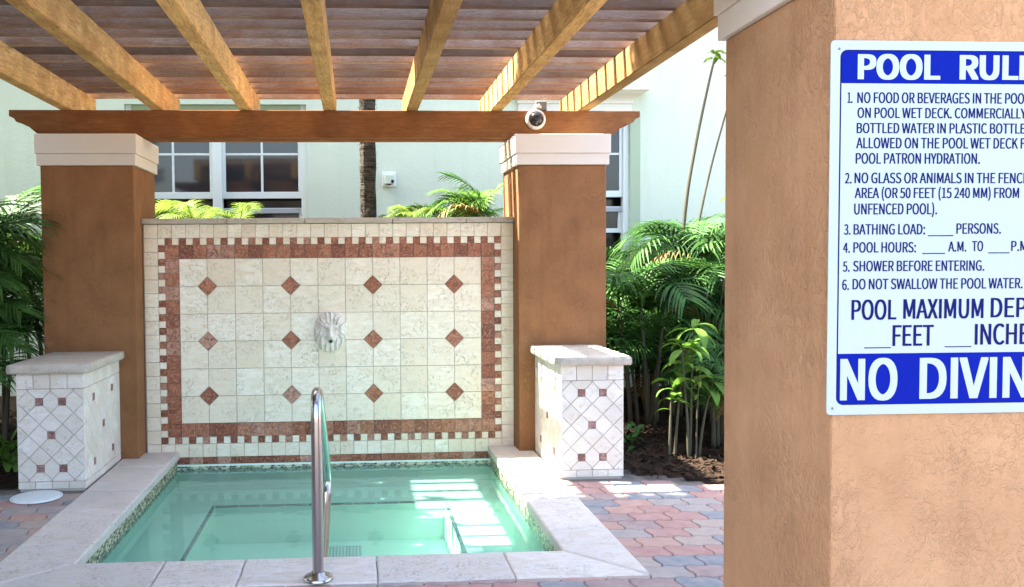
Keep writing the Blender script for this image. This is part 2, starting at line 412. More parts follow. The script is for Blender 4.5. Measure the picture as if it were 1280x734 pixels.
# round skimmer lid
lid = empty('skimmer_lid', (-.385, 5.40, -.004), 'round white plastic lid set in the pavers before the left pedestal', 'lid')
part('frame_ring', lathe([(.150, .0), (.150, .0055), (.142, .0065), (.141, .0)], 40, 'lid'), (-.385, 5.40, -.004), lid)
part('cover', lathe([(.139, .0), (.139, .008), (.13, .0095), (.05, .010), (.0001, .010)], 40, 'lid'), (-.385, 5.40, -.004), lid)

# ---------------------------------------------------------------- spa
spa = empty('spa_pool', (1.41, 5.38, 0), 'square sunken spa with travertine coping and pale green plaster', 'spa')
def slab_outline(x0, x1, y0, y1): return [(x0, y0), (x1, y0), (x1, y1), (x0, y1)]
def coping(outline, cx, cy):
    bm = bmesh.new(); n = len(outline)
    # subdivide outline for a slightly irregular hand-cut edge
    pts = []
    for i in range(n):
        a = Vector(outline[i]); b = Vector(outline[(i + 1) % n]); m = max(2, int((b - a).length / .05))
        for j in range(m): pts.append(a + (b - a) * (j / m))
    vs = [bm.verts.new((p.x - cx, p.y - cy, 0)) for p in pts]; f = bm.faces.new(vs)
    r = bmesh.ops.extrude_face_region(bm, geom=[f]); tv = [e for e in r['geom'] if isinstance(e, bmesh.types.BMVert)]
    for v in tv: v.co.z -= .052
    bm.normal_update()
    te = [e for e in bm.edges if all(abs(v.co.z) < 1e-6 for v in e.verts)]
    for v in bm.verts:
        if abs(v.co.z) < 1e-6:
            nn = noise.noise(Vector((v.co.x + cx, v.co.y + cy, 0)) * 11) * .0025; v.co.x += nn; v.co.y += nn
    bmesh.ops.bevel(bm, geom=te, offset=.012, segments=3, affect='EDGES', profile=.5)
    bmesh.ops.recalc_face_normals(bm, faces=bm.faces[:])
    me = bpy.data.meshes.new('coping'); bm.to_mesh(me); bm.free(); me.materials.append(MAT['coping']); return me
GPJ = .003
stones = []
ov = .018  # coping nosing over the water
L0, L1 = -.135, PX0 + ov; R0, R1 = PX1 - ov, 2.902; F0, F1 = 3.815, PY0 + ov
for a, b in ((4.46, 5.08), (5.08, 5.53), (5.53, 6.15), (6.15, YW - .004)): stones.append([(L0, a + GPJ), (L1, a + GPJ), (L1, b), (L0, b)])
stones.append([(L0, F0 + .01), (L1, F1), (L1, 4.46), (L0, 4.46)])                       # mitred corner, left leg
stones.append([(L0 + .006, F0), (.66, F0), (.66, F1), (L1 + .003, F1 - .002)])
for a, b in ((.66, 1.04), (1.04, 1.665), (1.665, 2.285)): stones.append([(a + GPJ, F0), (b, F0), (b, F1), (a + GPJ, F1)])
stones.append([(2.285 + GPJ, F0), (R1 - .006, F0), (R0 - .003, F1 - .002), (2.285 + GPJ, F1)])
stones.append([(R0, F1), (R1, F0 + .01), (R1, 4.50), (R0, 4.50)])
for a, b in ((4.50, 5.09), (5.09, 5.70), (5.70, 6.02), (6.02, YW - .004)): stones.append([(R0, a + GPJ), (R1 if b < 6.4 else R1, a + GPJ), (R1, b), (R0, b)])
for o in stones:
    cx = sum(p[0] for p in o) / len(o); cy = sum(p[1] for p in o) / len(o)
    part('coping_stone', coping(o, cx, cy), (cx, cy, random.uniform(-.001, .0015)), spa)
# basin: walls, bench, footwell
BZ, FZ = -.30, -.56; bx0, bx1, by0, by1 = .575, 2.195, 4.55, 6.13
V = [(PX0, PY0, -.05), (PX1, PY0, -.05), (PX1, PY1, -.05), (PX0, PY1, -.05), (PX0, PY0, BZ), (PX1, PY0, BZ), (PX1, PY1, BZ), (PX0, PY1, BZ), (PX0, PY1, -.0985), (PX1, PY1, -.0985)]
F = [(0, 1, 5, 4), (1, 2, 6, 5), (9, 8, 7, 6), (3, 0, 4, 7)]
part('basin_wall', mk('basin', V, F, 'plaster'), (0, 0, 0), spa)
V = [(PX0, PY0, BZ), (PX1, PY0, BZ), (PX1, PY1, BZ), (PX0, PY1, BZ), (bx0, by0, BZ), (bx1, by0, BZ), (bx1, by1, BZ), (bx0, by1, BZ), (bx0, by0, FZ), (bx1, by0, FZ), (bx1, by1, FZ), (bx0, by1, FZ)]
F = [(0, 1, 5, 4), (1, 2, 6, 5), (2, 3, 7, 6), (3, 0, 4, 7), (4, 5, 9, 8), (5, 6, 10, 9), (6, 7, 11, 10), (7, 4, 8, 11)]
part('bench', mk('bench', V, F, 'plaster'), (0, 0, 0), spa)
part('floor', mk('floor', [(bx0, by0, FZ), (bx1, by0, FZ), (bx1, by1, FZ), (bx0, by1, FZ)], [(0, 1, 2, 3)], 'plaster'), (0, 0, 0), spa)
def edge_tiles(a, b):
    a = Vector(a); b = Vector(b); d = b - a; n = int(d.length / .155)
    ax = 0 if abs(d.x) > abs(d.y) else 1
    for i in range(n):
        c = a + d * ((i + .5) / n); l = d.length / n - .004
        part('edge_tile', box(l if ax == 0 else .024, .024 if ax == 0 else l, .012, 'navy', .002), (c.x, c.y, BZ + .004), spa)
edge_tiles((bx0 - .012, by0, 0), (bx0 - .012, by1 + .02, 0)); edge_tiles((bx1 + .012, by0, 0), (bx1 + .012, by1 + .02, 0)); edge_tiles((bx0, by1 + .012, 0), (bx1, by1 + .012, 0))
# drain grate
V = []; F = []
def addbox(V, F, x0, x1, y0, y1, z0, z1):
    b = len(V); V += [(x0, y0, z0), (x1, y0, z0), (x1, y1, z0), (x0, y1, z0), (x0, y0, z1), (x1, y0, z1), (x1, y1, z1), (x0, y1, z1)]
    F += [tuple(b + i for i in q) for q in ((0, 3, 2, 1), (4, 5, 6, 7), (0, 1, 5, 4), (1, 2, 6, 5), (2, 3, 7, 6), (3, 0, 4, 7))]
gx0, gx1, gy0, gy1 = 1.33, 1.60, 5.62, 5.98
for i in range(13): x = gx0 + (gx1 - gx0) * i / 12; addbox(V, F, x - .004, x + .004, gy0, gy1, FZ + .006, FZ + .016)
for i in range(9): yv = gy0 + (gy1 - gy0) * i / 8; addbox(V, F, gx0, gx1, yv - .005, yv + .005, FZ + .005, FZ + .0145)
part('drain_grate', mk('grate', V, F, 'lid'), (0, 0, 0), spa)
part('drain_well', mk('dw', [(gx0, gy0, FZ + .003), (gx1, gy0, FZ + .003), (gx1, gy1, FZ + .003), (gx0, gy1, FZ + .003)], [(0, 1, 2, 3)], 'sage'), (0, 0, 0), spa)
# waterline mosaic (tiny pieces joined per side)
def mosaic(a, b, nrm, z0, z1, dx=.026, dz=.0135):
    a = Vector(a); b = Vector(b); d = (b - a); L = d.length; d.normalize(); nrm = Vector(nrm)
    V = []; F = []; mi = []
    nr = int((z1 - z0) / dz)
    for r in range(nr):
        n = int(L / dx)
        for i in range(n):
            t0 = (i + (.5 if r % 2 else 0)) * dx; t1 = min(L, t0 + dx - .003)
            if t1 <= t0: continue
            za = z0 + r * dz; zb = za + dz - .0025; sk = .004 if r % 2 else -.004
            p = [a + d * t0 + Vector((0, 0, za)), a + d * t1 + Vector((0, 0, za)), a + d * (t1 + sk) + Vector((0, 0, zb)), a + d * (t0 + sk) + Vector((0, 0, zb))]
            h = .003 + random.uniform(0, .001); bb = len(V); V += p + [q + nrm * h for q in p]
            F += [tuple(bb + q for q in f) for f in ((4, 5, 6, 7), (0, 1, 5, 4), (1, 2, 6, 5), (2, 3, 7, 6), (3, 0, 4, 7))]
            m = random.choice([0, 0, 0, 1, 1, 2]) if (i + r) % 3 else random.choice([1, 2]); mi += [m] * 5
    return mk('mosaic', V, F, ['mos_a', 'mos_b', 'mos_c'], mi)
for a, b, nn, zt in (((PX0, PY1, 0), (PX0, PY0, 0), (1, 0, 0), -.053), ((PX1, PY0, 0), (PX1, PY1, 0), (-1, 0, 0), -.053), ((PX0, PY0, 0), (PX1, PY0, 0), (0, 1, 0), -.053), ((PX1, PY1, 0), (PX0, PY1, 0), (0, -1, 0), -.100)):
    o = part('waterline_mosaic', mosaic(a, b, nn, -.165, zt), (0, 0, 0), spa); o['kind'] = 'stuff'
# water
V = []; F = []; n = 40
for i in range(n + 1):
    for j in range(n + 1): V.append((PX0 + .001 + (PX1 - PX0 - .002) * i / n, PY0 + .001 + (PY1 - PY0 - .002) * j / n, ZWAT))
for i in range(n):
    for j in range(n): a = i * (n + 1) + j; F.append((a, a + n + 1, a + n + 2, a + 1))
w = part('water', mk('water', V, F, 'water', smooth=True), (0, 0, 0)); tag(w, 'still teal water in the spa', kind='structure')

# ---------------------------------------------------------------- tiled fountain wall
wall = empty('fountain_wall', (1.39, YW + .12, 0), 'wide travertine tiled wall with red tile border behind the spa', 'tiled wall')
TT = .010
part('wall_core', box(2.80 - .004, .26, ZT + .56, 'grout', .002, (0, 0, (ZT - .56) / 2)), (1.389, YW + TT + .13, 0), wall)
def wt(name, ux, uz, wu, hu, mat, wob=.0009, jt=.0032):
    """tile by its left, top in tile units from the wall's top left"""
    x0 = ux * U; x1 = (ux + wu) * U; x0 = max(x0, .0); x1 = min(x1, 2.786)
    w_ = x1 - x0 - jt; h_ = hu * U - jt
    me = rect_tile(w_, h_, TT, mat, 'Y', wob)
    return part(name, me, ((x0 + x1) / 2, YW + TT + random.uniform(-.0008, .0008), ZT - (uz + hu / 2) * U), wall)
for i in range(27): wt('border_tile', i, 0, 1, 1, 'trav')
for j in range(1, 17):
    wt('border_tile', 0, j, 1, 1, 'trav'); wt('border_tile', 26, j, 1, 1, 'trav')
for i in range(1, 26): wt('border_tile', i, 16, 1, 1, 'trav')
for i in range(50):
    for j in range(30):
        if i in (0, 49) or j in (0, 29):
            wt('mosaic_tile', 1 + i * .5, 1 + j * .5, .5, .5, 'red' if (i + j) % 2 else 'trav', .0006, .0028)
for i in range(24):
    for j in range(14):
        if i in (0, 23) or j in (0, 13): wt('red_tile', 1.5 + i, 1.5 + j, 1, 1, 'red', .0008, .003)
for i in range(27): wt('strip_tile', i, 17, 1, .5, 'red', .0006, .0014)
# field: 11 x 6 tiles of two units, corners cut where a diamond sits
HD = .69 * U; DIA = [(c, r) for c in (1, 4, 7, 10) for r in (1, 3, 5)]
for i in range(11):
    for j in range(6):
        x0, x1 = (2.5 + 2 * i) * U, (4.5 + 2 * i) * U; z1, z0 = ZT - (2.5 + 2 * j) * U, ZT - (4.5 + 2 * j) * U
        cx, cz = (x0 + x1) / 2, (z0 + z1) / 2; h = U - .0016; pts = []
        for (sx, sz, ci, cj) in ((-1, -1, i, j + 1), (1, -1, i + 1, j + 1), (1, 1, i + 1, j), (-1, 1, i, j)):
            if (ci, cj) in DIA:
                k2 = HD + .002
                if sx * sz > 0: a, b = (sx * h, sz * (U - k2)), (sx * (U - k2), sz * h)
                else: a, b = (sx * (U - k2), sz * h), (sx * h, sz * (U - k2))
                # counter-clockwise order
                pts += [a, b] if False else (sorted([a, b], key=lambda p: math.atan2(p[1], p[0]) if not (sx < 0 and sz < 0) else math.atan2(p[1], p[0])))
            else: pts.append((sx * h, sz * h))
        part('field_tile', prism(pts, TT, 'trav', .0016), (cx, YW + TT + random.uniform(-.0007, .0007), cz), wall)
dm = prism([(0, -HD + .0018), (HD - .0018, 0), (0, HD - .0018), (-HD + .0018, 0)], TT + .001, 'red', .0018)
for c, r in DIA: part('diamond_tile', dm, ((2.5 + 2 * c) * U, YW + TT, ZT - (2.5 + 2 * r) * U), wall)
# cap stones
xs = [-.008, .62, 1.20, 1.86, 2.42, 2.786]
for a, b in zip(xs[:-1], xs[1:]):
    part('cap_stone', box(b - a - .003, .34, .040, 'capstone', .006, seg=2, org=(0, 0, .020)), ((a + b) / 2, YW + .135, ZT + .002), wall)

# lion mask spout
def lion():
    NU, NV = 72, 84; V = []; F = []; W2, H2 = .124, .158
    def ht(u, v):
        # u -1..1 left to right, v -1 bottom .. 1 top
        ang = math.atan2(u, v); r = math.hypot(u, v * .95)
        g = lambda cx, cy, sx, sy, a: a * math.exp(-((u - cx) / sx) ** 2 - ((v - cy) / sy) ** 2)
        base = .052 * max(0, 1 - r ** 2.4)
        down = max(0, min(1, (.25 - v) / .5)); ph = (1 - down) * ang * 17 + down * (u * 21) + 3.5 * noise.noise(Vector((u * 2.4, v * 2.4, 1)))
        mane = .0085 * (math.sin(ph) + .4 * math.sin(ph * 2.3 + 1)) * max(0, min(1, (r - .42) / .2)) * max(0, 1 - max(0, r - .85) * 3)
        z = base + mane + .016 * max(0, min(1, (r - .5) / .15)) * (1 if r < .95 else .4)
        z += g(0, .05, .13, .30, .030) + g(0, -.12, .17, .12, .026)               # nose bridge and nose
        z += g(-.15, -.26, .14, .12, .024) + g(.15, -.26, .14, .12, .024)         # muzzle
        z += g(-.24, .27, .17, .07, .018) + g(.24, .27, .17, .07, .018)           # brows
        z -= g(-.24, .14, .11, .07, .022) + g(.24, .14, .11, .07, .022)           # eye sockets
        z += g(-.24, .14, .05, .035, .009) + g(.24, .14, .05, .035, .009)
        z -= g(0, -.42, .10, .055, .045)                                          # mouth
        z += g(0, -.58, .15, .08, .018)
        z += g(-.55, .55, .11, .12, .016) + g(.55, .55, .11, .12, .016)
        z += .005 * noise.noise(Vector((u * 14, v * 9, 5)))
        return z
    for j in range(NV + 1):
        for i in range(NU + 1):
            a = i / NU * 2 - 1; b = j / NV * 2 - 1
            # square to shield
            u = a * math.sqrt(max(0, 1 - b * b / 2.6)); v = b * math.sqrt(max(0, 1 - a * a / 2.6))
            ang = math.atan2(u, v); e = max(abs(a), abs(b))
            k2 = 1 + .022 * e ** 6 * math.sin(ang * 23 + 1)
            if v < 0: u *= 1 - .34 * v * v
            if v > 0: v *= .94
            rim = e >= .999
            V.append((u * k2 * W2, 0 if rim else -max(.003, ht(u, v)) * 1.0, v * k2 * H2))
    for j in range(NV):
        for i in range(NU): q = j * (NU + 1) + i; F.append((q, q + 1, q + NU + 2, q + NU + 1))
    return mk('lion', V, F, 'trav_ped', smooth=True)
li = empty('lion_head_spout', (1.386, YW, .895), 'carved stone lion head water spout at the centre of the tiled wall', 'fountain head')
part('mask', lion(), (1.386, YW + .001, .895), li)
part('spout_pipe', tube([(0, .0, 0), (0, -.045, -.004)], .009, 12, 'black'), (1.386, YW - .012, .895 - .068), li)

# ---------------------------------------------------------------- tiled pedestals
PZ = .735; D2 = .0707
def clip(poly, x0, x1, y0, y1):
    def c(P, f, inter):
        o = []
        for i in range(len(P)):
            a, b = P[i - 1], P[i]
            if f(b):
                if not f(a): o.append(inter(a, b))
                o.append(b)
            elif f(a): o.append(inter(a, b))
        return o
    L = lambda ax, v: (lambda a, b: tuple(a[k3] + (b[k3] - a[k3]) * (v - a[ax]) / (b[ax] - a[ax]) for k3 in (0, 1)))
    for ax, v, s in ((0, x0, 1), (0, x1, -1), (1, y0, 1), (1, y1, -1)):
        if not poly: return poly
        poly = c(poly, lambda p, ax=ax, v=v, s=s: (p[ax] - v) * s >= -1e-9, L(ax, v))
    return poly
def area(P): return .5 * sum(P[i - 1][0] * P[i][1] - P[i][0] * P[i - 1][1] for i in range(len(P)))
def tile_face(root, w, org, axis, reds):
    """tile a face: horizontal coordinate a in -w/2..w/2, vertical 0..PZ. org: world point of the middle of its foot"""
    def place(name, outl, mat, a, b, t=.010):
        me = prism([(p[0] - a, p[1] - b) for p in outl], t, mat, .0016, axis)
        off = {'Y': (a, 0, b), 'X+': (0, a, b), 'X-': (0, -a, b)}[axis]
        part(name, me, Vector(org) + Vector(off), root)
    n = round(w / U); tw = w / n; z0, z1 = .048, PZ - .098
    for i in range(n):
        x0 = -w / 2 + i * tw; j = .0018
        place('edge_tile', [(x0 + j, z1 + j), (x0 + tw - j, z1 + j), (x0 + tw - j, PZ - j), (x0 + j, PZ - j)], 'trav_ped', x0 + tw / 2, (z1 + PZ) / 2)
        place('edge_tile', [(x0 + j, j), (x0 + tw - j, j), (x0 + tw - j, z0 - j), (x0 + j, z0 - j)], 'trav_ped', x0 + tw / 2, z0 / 2)
    cz = (z0 + z1) / 2; rs = .0235; gp = .0016
    RC = [(a, cz + b) for a, b in reds]
    for i in range(-14, 15):
        for j in range(-9, 10):
            if (i + j) % 2 == 0: continue
            a, b = i * D2, cz + j * D2; q = D2 - gp * 1.3
            P = [(a, b - q), (a + q, b), (a, b + q), (a - q, b)]
            # cut the corner that meets a red insert
            Q = []
            for (px, pz) in P:
                hit = next((c for c in RC if abs(px - c[0]) < .01 and abs(pz - c[1]) < .01), None)
                if hit:
                    dx, dz = px - a, pz - b; kk = rs + gp
                    if abs(dx) > abs(dz):
                        s = 1 if dx > 0 else -1; X = hit[0] - s * kk; hh = (q - abs(X - a))
                        Q += [(X, b - s * hh), (X, b + s * hh)]
                    else:
                        s = 1 if dz > 0 else -1; Z = hit[1] - s * kk; hh = (q - abs(Z - b))
                        Q += [(a + s * hh, Z), (a - s * hh, Z)]
                else: Q.append((px, pz))
            Q = clip(Q, -w / 2 + gp, w / 2 - gp, z0 + gp, z1 - gp)
            if len(Q) >= 3 and abs(area(Q)) > 8e-5:
                if area(Q) < 0: Q = Q[::-1]
                ca = sum(p[0] for p in Q) / len(Q); cb = sum(p[1] for p in Q) / len(Q)
                # drop doubled points
                R_ = [p for ii, p in enumerate(Q) if math.dist(p, Q[ii - 1]) > 1e-4]
                if len(R_) >= 3: place('diamond_tile', R_, 'trav_ped', ca, cb)
    for (a, b) in RC: place('red_inset', [(a - rs, b - rs), (a + rs, b - rs), (a + rs, b + rs), (a - rs, b + rs)], 'rose', a, b, .011)
FR = [(0, 0), (-D2, 3 * D2), (D2, 3 * D2), (-D2, -3 * D2), (D2, -3 * D2)]
SD = [(0, 0), (-3 * D2, 3 * D2), (3 * D2, 3 * D2), (-3 * D2, -3 * D2), (3 * D2, -3 * D2)]
def pedestal(x0, x1, label, inner):
    y0, y1 = 5.575, 6.395; w = x1 - x0; d = y1 - y0
    root = empty('tiled_pedestal', ((x0 + x1) / 2, (y0 + y1) / 2, 0), label, 'pedestal', 'tiled pedestals at the column feet')
    part('core', box(w - .02, d - .01, PZ + .03, 'grout', 0, (0, .005, (PZ - .03) / 2)), ((x0 + x1) / 2, (y0 + y1) / 2, 0), root)
    tile_face(root, w, ((x0 + x1) / 2, y0 + .010, 0), 'Y', FR)
    tile_face(root, d, (x1 - .010, (y0 + y1) / 2, 0), 'X+', SD)
    tile_face(root, d, (x0 + .010, (y0 + y1) / 2, 0), 'X-', SD)
    # bullnose cap
    bm = bmesh.new(); bmesh.ops.create_cube(bm, size=1)
    for v in bm.verts: v.co = Vector((v.co.x * (w + .10), v.co.y * (d + .05), v.co.z * .056))
    bmesh.ops.subdivide_edges(bm, edges=bm.edges[:], cuts=9, use_grid_fill=True)
    for v in bm.verts:
        hx = (w + .10) / 2; hy = (d + .05) / 2; r = .026
        cx = max(-hx + r, min(hx - r, v.co.x)); cy = max(-hy + r, min(hy - r, v.co.y))
        e = Vector((v.co.x - cx, v.co.y - cy)); m = min(1, e.length / r)
        s = math.sqrt(max(0, 1 - (v.co.z / .030) ** 2))
        if e.length > 1e-5: v.co.x = cx + e.x / e.length * r * (.35 + .65 * s) * m; v.co.y = cy + e.y / e.length * r * (.35 + .65 * s) * m
        nn = noise.noise(Vector((v.co.x * 13 + x0, v.co.y * 13, v.co.z * 20))) * .003
        v.co += Vector((nn, nn, nn * .5))
    me = bpy.data.meshes.new('cap'); bm.to_mesh(me); bm.free(); me.materials.append(MAT['capstone'])
    me.polygons.foreach_set('use_smooth', [True] * len(me.polygons))
    part('cap_stone', me, ((x0 + x1) / 2, (y0 + y1) / 2 - .027, PZ + .030), root)
pedestal(-.560, -.140, 'tiled pedestal with stone cap left of the spa, beside the round lid', 1)
pedestal(2.907, 3.323, 'tiled pedestal with stone cap right of the spa, beside the planting bed', -1)

# ---------------------------------------------------------------- columns
def column(x0, y0, label, mat, sz=.66):
    cx, cy = x0 + sz / 2, y0 + sz / 2
    root = empty('pergola_column', (cx, cy, 0), label, 'column', 'square stucco pergola columns')
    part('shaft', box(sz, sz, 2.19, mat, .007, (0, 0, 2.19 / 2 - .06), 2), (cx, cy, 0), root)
    part('lower_band', box(sz + .036, sz + .036, .082, 'capwhite', .002, (0, 0, .041)), (cx, cy, 2.131), root)
    part('upper_band', box(sz + .056, sz + .056, .140, 'capwhite', .002, (0, 0, .070)), (cx, cy, 2.2145), root)
    return root
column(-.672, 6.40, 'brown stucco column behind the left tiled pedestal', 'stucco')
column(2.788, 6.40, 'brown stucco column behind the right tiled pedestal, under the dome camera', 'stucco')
column(2.790, 2.137, 'large near stucco column carrying the pool rules sign', 'stucco_lit', .655)
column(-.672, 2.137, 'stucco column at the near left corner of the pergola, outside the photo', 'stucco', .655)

# ---------------------------------------------------------------- pergola
per = empty('pergola', (1.39, 4.6, 2.35), 'wooden pergola of brown beams, tan rafters and closely set slats over the spa', 'pergola')
BZ0, BZ1 = 2.3560, 2.5610
def beam_mesh(th):
    xl, xr = -.955, 3.765; P = [(xl, BZ1), (xl, BZ1 - .045), (xl + .035, BZ1 - .062), (xl + .05, BZ1 - .085), (xl + .085, BZ1 - .098), (xl + .125, BZ1 - .108), (xl + .155, BZ1 - .135), (xl + .19, BZ1 - .165), (xl + .225, BZ0 + .012), (xl + .245, BZ0)]
    Q = [(xl + xr - a, b) for a, b in P][::-1]
    out = (P + Q)
    bm = bmesh.new(); vs = [bm.verts.new((a - 1.4, -th / 2, b - 2.46)) for a, b in out]; f = bm.faces.new(vs)
    r = bmesh.ops.extrude_face_region(bm, geom=[f])
    for e in r['geom']:
        if isinstance(e, bmesh.types.BMVert): e.co.y += th
    bmesh.ops.recalc_face_normals(bm, faces=bm.faces[:])
    bmesh.ops.bevel(bm, geom=[e for e in bm.edges if abs(e.verts[0].co.y - e.verts[1].co.y) < 1e-6], offset=.003, segments=1, affect='EDGES')
    me = bpy.data.meshes.new('beam'); bm.to_mesh(me); bm.free(); me.materials.append(MAT['beam']); return me
bme = beam_mesh(.075)
for y in (6.628, 6.800, 2.38, 2.55): part('beam', bme, (1.4, y, 2.46), per)
RXs = [-.545, .122, .768, 1.395, 2.020, 2.662, 3.332]
RH = .188
def rafter_mesh():
    bm = bmesh.new(); bmesh.ops.create_cube(bm, size=1)
    for v in bm.verts: v.co = Vector((v.co.x * .088, v.co.y * 5.35, v.co.z * RH))
    bmesh.ops.bevel(bm, geom=bm.edges[:], offset=.005, segments=2, affect='EDGES')
    me = bpy.data.meshes.new('rafter'); bm.to_mesh(me); bm.free(); me.materials.append(MAT['rafter']); return me
rm = rafter_mesh()
for x in RXs: part('rafter', rm, (x, 7.205 - 5.35 / 2, BZ1 + RH / 2 + .001), per, (0, 0, random.uniform(-.0012, .0012)))
def slat_mesh(i):
    N = 30; L = RXs[-1] - RXs[0] + .10; V = []; F = []; w = .040; h = .092
    for a in range(N + 1):
        x = -L / 2 + L * a / N
        sag = .003 * noise.noise(Vector((x * 1.3, i * 7, 0))); bow = .004 * noise.noise(Vector((x * 1.1, i * 9, 4)))
        for (yy, zz) in ((-w / 2, .007), (-w / 2 + .006, 0), (w / 2 - .006, 0), (w / 2, .007), (w / 2, h), (-w / 2, h)):
            V.append((x, yy + bow, zz + sag + .0015 * noise.noise(Vector((x * 9, i, zz * 30)))))
    for a in range(N):
        for b in range(6): c = (b + 1) % 6; F.append((a * 6 + b, (a + 1) * 6 + b, (a + 1) * 6 + c, a * 6 + c))
    F.append(tuple(range(6))); F.append(tuple(N * 6 + b for b in range(6))[::-1])
    return mk('slat', V, F, 'slat')
sm = [slat_mesh(i) for i in range(8)]
cxs = (RXs[0] + RXs[-1]) / 2
for k2 in range(25):
    y = 7.165 - k2 * .2125
    part('slat', sm[k2 % 8], (cxs + random.uniform(-.004, .004), y + random.uniform(-.008, .008), BZ1 + RH + .0015 + random.uniform(0, .003)), per, (random.uniform(-.07, .07), 0, random.uniform(-.0015, .0015)))

# ---------------------------------------------------------------- dome camera
dc = empty('dome_camera', (2.955, 6.59, 2.49), 'black dome security camera on the beam above the right column', 'camera')
part('ring', lathe([(.0, .0), (.074, .0), (.078, .010), (.076, .022), (.066, .034), (.058, .040), (.055, .036)], 36, 'housing', 'Y'), (2.955, 6.588, 2.492), dc)
part('dome', lathe([(.056, .034), (.053, .050), (.043, .068), (.028, .080), (.012, .086), (.0001, .087)], 32, 'black', 'Y'), (2.955, 6.588, 2.492), dc)
for a in (.5, 2.6, 4.2): part('screw', lathe([(.0001, .004), (.004, .003), (.005, 0)], 10, 'greymetal', 'Y'), (2.955 + .067 * math.cos(a), 6.558, 2.492 + .067 * math.sin(a)), dc)
part('junction_box', box(.085, .055, .075, 'greymetal', .006, (0, 0, .0375)), (3.005, 6.628, BZ1 + .002), dc)
part('conduit', tube([(0, .02, -.02), (0, .01, .045), (.01, -.005, .085), (.035, -.002, .096), (.05, .02, .092)], .013, 10, 'housing'), (2.945, 6.575, 2.50), dc)

# ---------------------------------------------------------------- handrail
hr = empty('spa_handrail', (1.400, 3.86, 0), 'bent stainless steel handrail standing on the front coping and dipping into the spa', 'handrail')
ctl = [(3.862, 0.0), (3.862, .30), (3.862, .66), (3.866, .745), (3.892, .80), (3.945, .825), (4.02, .818), (4.10, .785), (4.45, .59), (4.82, .375), (4.98, .275), (5.055, .215), (5.085, .15), (5.065, .09), (5.00, .045), (4.85, -.01), (4.45, -.115), (4.33, -.15), (4.22, -.19), (4.152, -.215)]
def smooth(pts, n=6):
    out = []
    for i in range(len(pts) - 1):
        p0 = Vector(pts[max(i - 1, 0)]); p1 = Vector(pts[i]); p2 = Vector(pts[i + 1]); p3 = Vector(pts[min(i + 2, len(pts) - 1)])
        for j in range(n):
            t = j / n; out.append(.5 * ((2 * p1) + (-p0 + p2) * t + (2 * p0 - 5 * p1 + 4 * p2 - p3) * t * t + (-p0 + 3 * p1 - 3 * p2 + p3) * t ** 3))
    out.append(Vector(pts[-1])); return out
part('rail', tube([(0, p[0] - 3.862, p[1]) for p in smooth([Vector((a, b, 0)) for a, b in ctl])], .0245, 20, 'steel'), (1.400, 3.862, 0), hr)
part('base_flange', lathe([(.066, .0), (.066, .010), (.060, .016), (.036, .022), (.030, .034), (.026, .036)], 36, 'steel'), (1.400, 3.862, .002), hr)

# ---------------------------------------------------------------- pool rules sign
SX, SZ = 2.777, 1.963; SY = 2.1335
sg = empty('pool_rules_sign', (SX + .305, SY, SZ - .46), 'white and blue pool rules sign fixed to the near stucco column', 'sign')
SROT = .0035
def sp(px, py, dy=0): # photograph-sized sign units measured from the plate's top left corner
    a, b = (px - 1040) / 474.0, -(py - 50) / 497.0
    return Vector((SX + a + b * SROT, SY - dy, SZ + b - a * SROT * .9))
def rrect(x0, y0, x1, y1, rs):
    """rounded rectangle in sign units; rs = radius of tl, tr, br, bl"""
    P = []
    for (cx, cy, r, a0) in ((x1 - rs[2], y1 - rs[2], rs[2], 90), (x1 - rs[1], y0 + rs[1], rs[1], 0), (x0 + rs[0], y0 + rs[0], rs[0], -90), (x0 + rs[3], y1 - rs[3], rs[3], -180)):
        for t in range(6):
            an = math.radians(a0 - t * 18) if r else 0
            P.append((cx + r * math.cos(an), cy + r * math.sin(an)))
            if not r: break
    return P
def plate(name, P, dy, th, mat):
    o = [sp(x, y) for x, y in P]; V = [(p.x - sg.location.x, p.y - dy - sg.location.y, p.z - sg.location.z) for p in o]; n = len(V)
    V2 = V + [(x, y + th, z) for x, y, z in V]
    F = [tuple(range(n))] + [(i, (i + 1) % n, n + (i + 1) % n, n + i) for i in range(n)]
    me = mk(name, V2, F, mat); bm = bmesh.new(); bm.from_mesh(me); bmesh.ops.recalc_face_normals(bm, faces=bm.faces[:])
    for f in bm.faces: pass
    bm.to_mesh(me); bm.free()
    return part(name, me, sg.location, sg)
plate('sign_plate', rrect(1040, 50, 1350, 519, (5, 5, 5, 5)), 0, .0030, 'signwhite')
plate('border_line', rrect(1051.5, 61.5, 1338.5, 506.5, (9, 9, 9, 9)), .0003, .0003, 'signnavy')
plate('inner_field', rrect(1053.2, 101, 1336.8, 443, (0, 0, 0, 0)), .0006, .0003, 'signwhite')
plate('header_band', rrect(1053.2, 63, 1336.8, 103, (8, 8, 0, 0)), .0009, .0003, 'signblue')
plate('footer_band', rrect(1052.2, 441.5, 1337.8, 505.8, (0, 0, 8, 8)), .0009, .0003, 'signblue')
try:    # the plain grotesque that ships with Blender; its built-in face is the fallback
    FONT = bpy.data.fonts.load(bpy.utils.system_resource('DATAFILES', path='fonts') + '/Noto Sans CJK Regular.woff2')
except Exception:
    FONT = None
def natural(s):
    cu = bpy.data.curves.new('t', 'FONT'); cu.body = s; cu.size = 1; cu.resolution_u = 6
    if FONT: cu.font = FONT
    o = bpy.data.objects.new('t', cu); COL.objects.link(o)
    dg = bpy.context.evaluated_depsgraph_get(); dg.update(); me = bpy.data.meshes.new_from_object(o.evaluated_get(dg))
    bpy.data.objects.remove(o); bpy.data.curves.remove(cu)
    return me
_ref = natural('H'); CAPH = max(v.co.y for v in _ref.vertices)
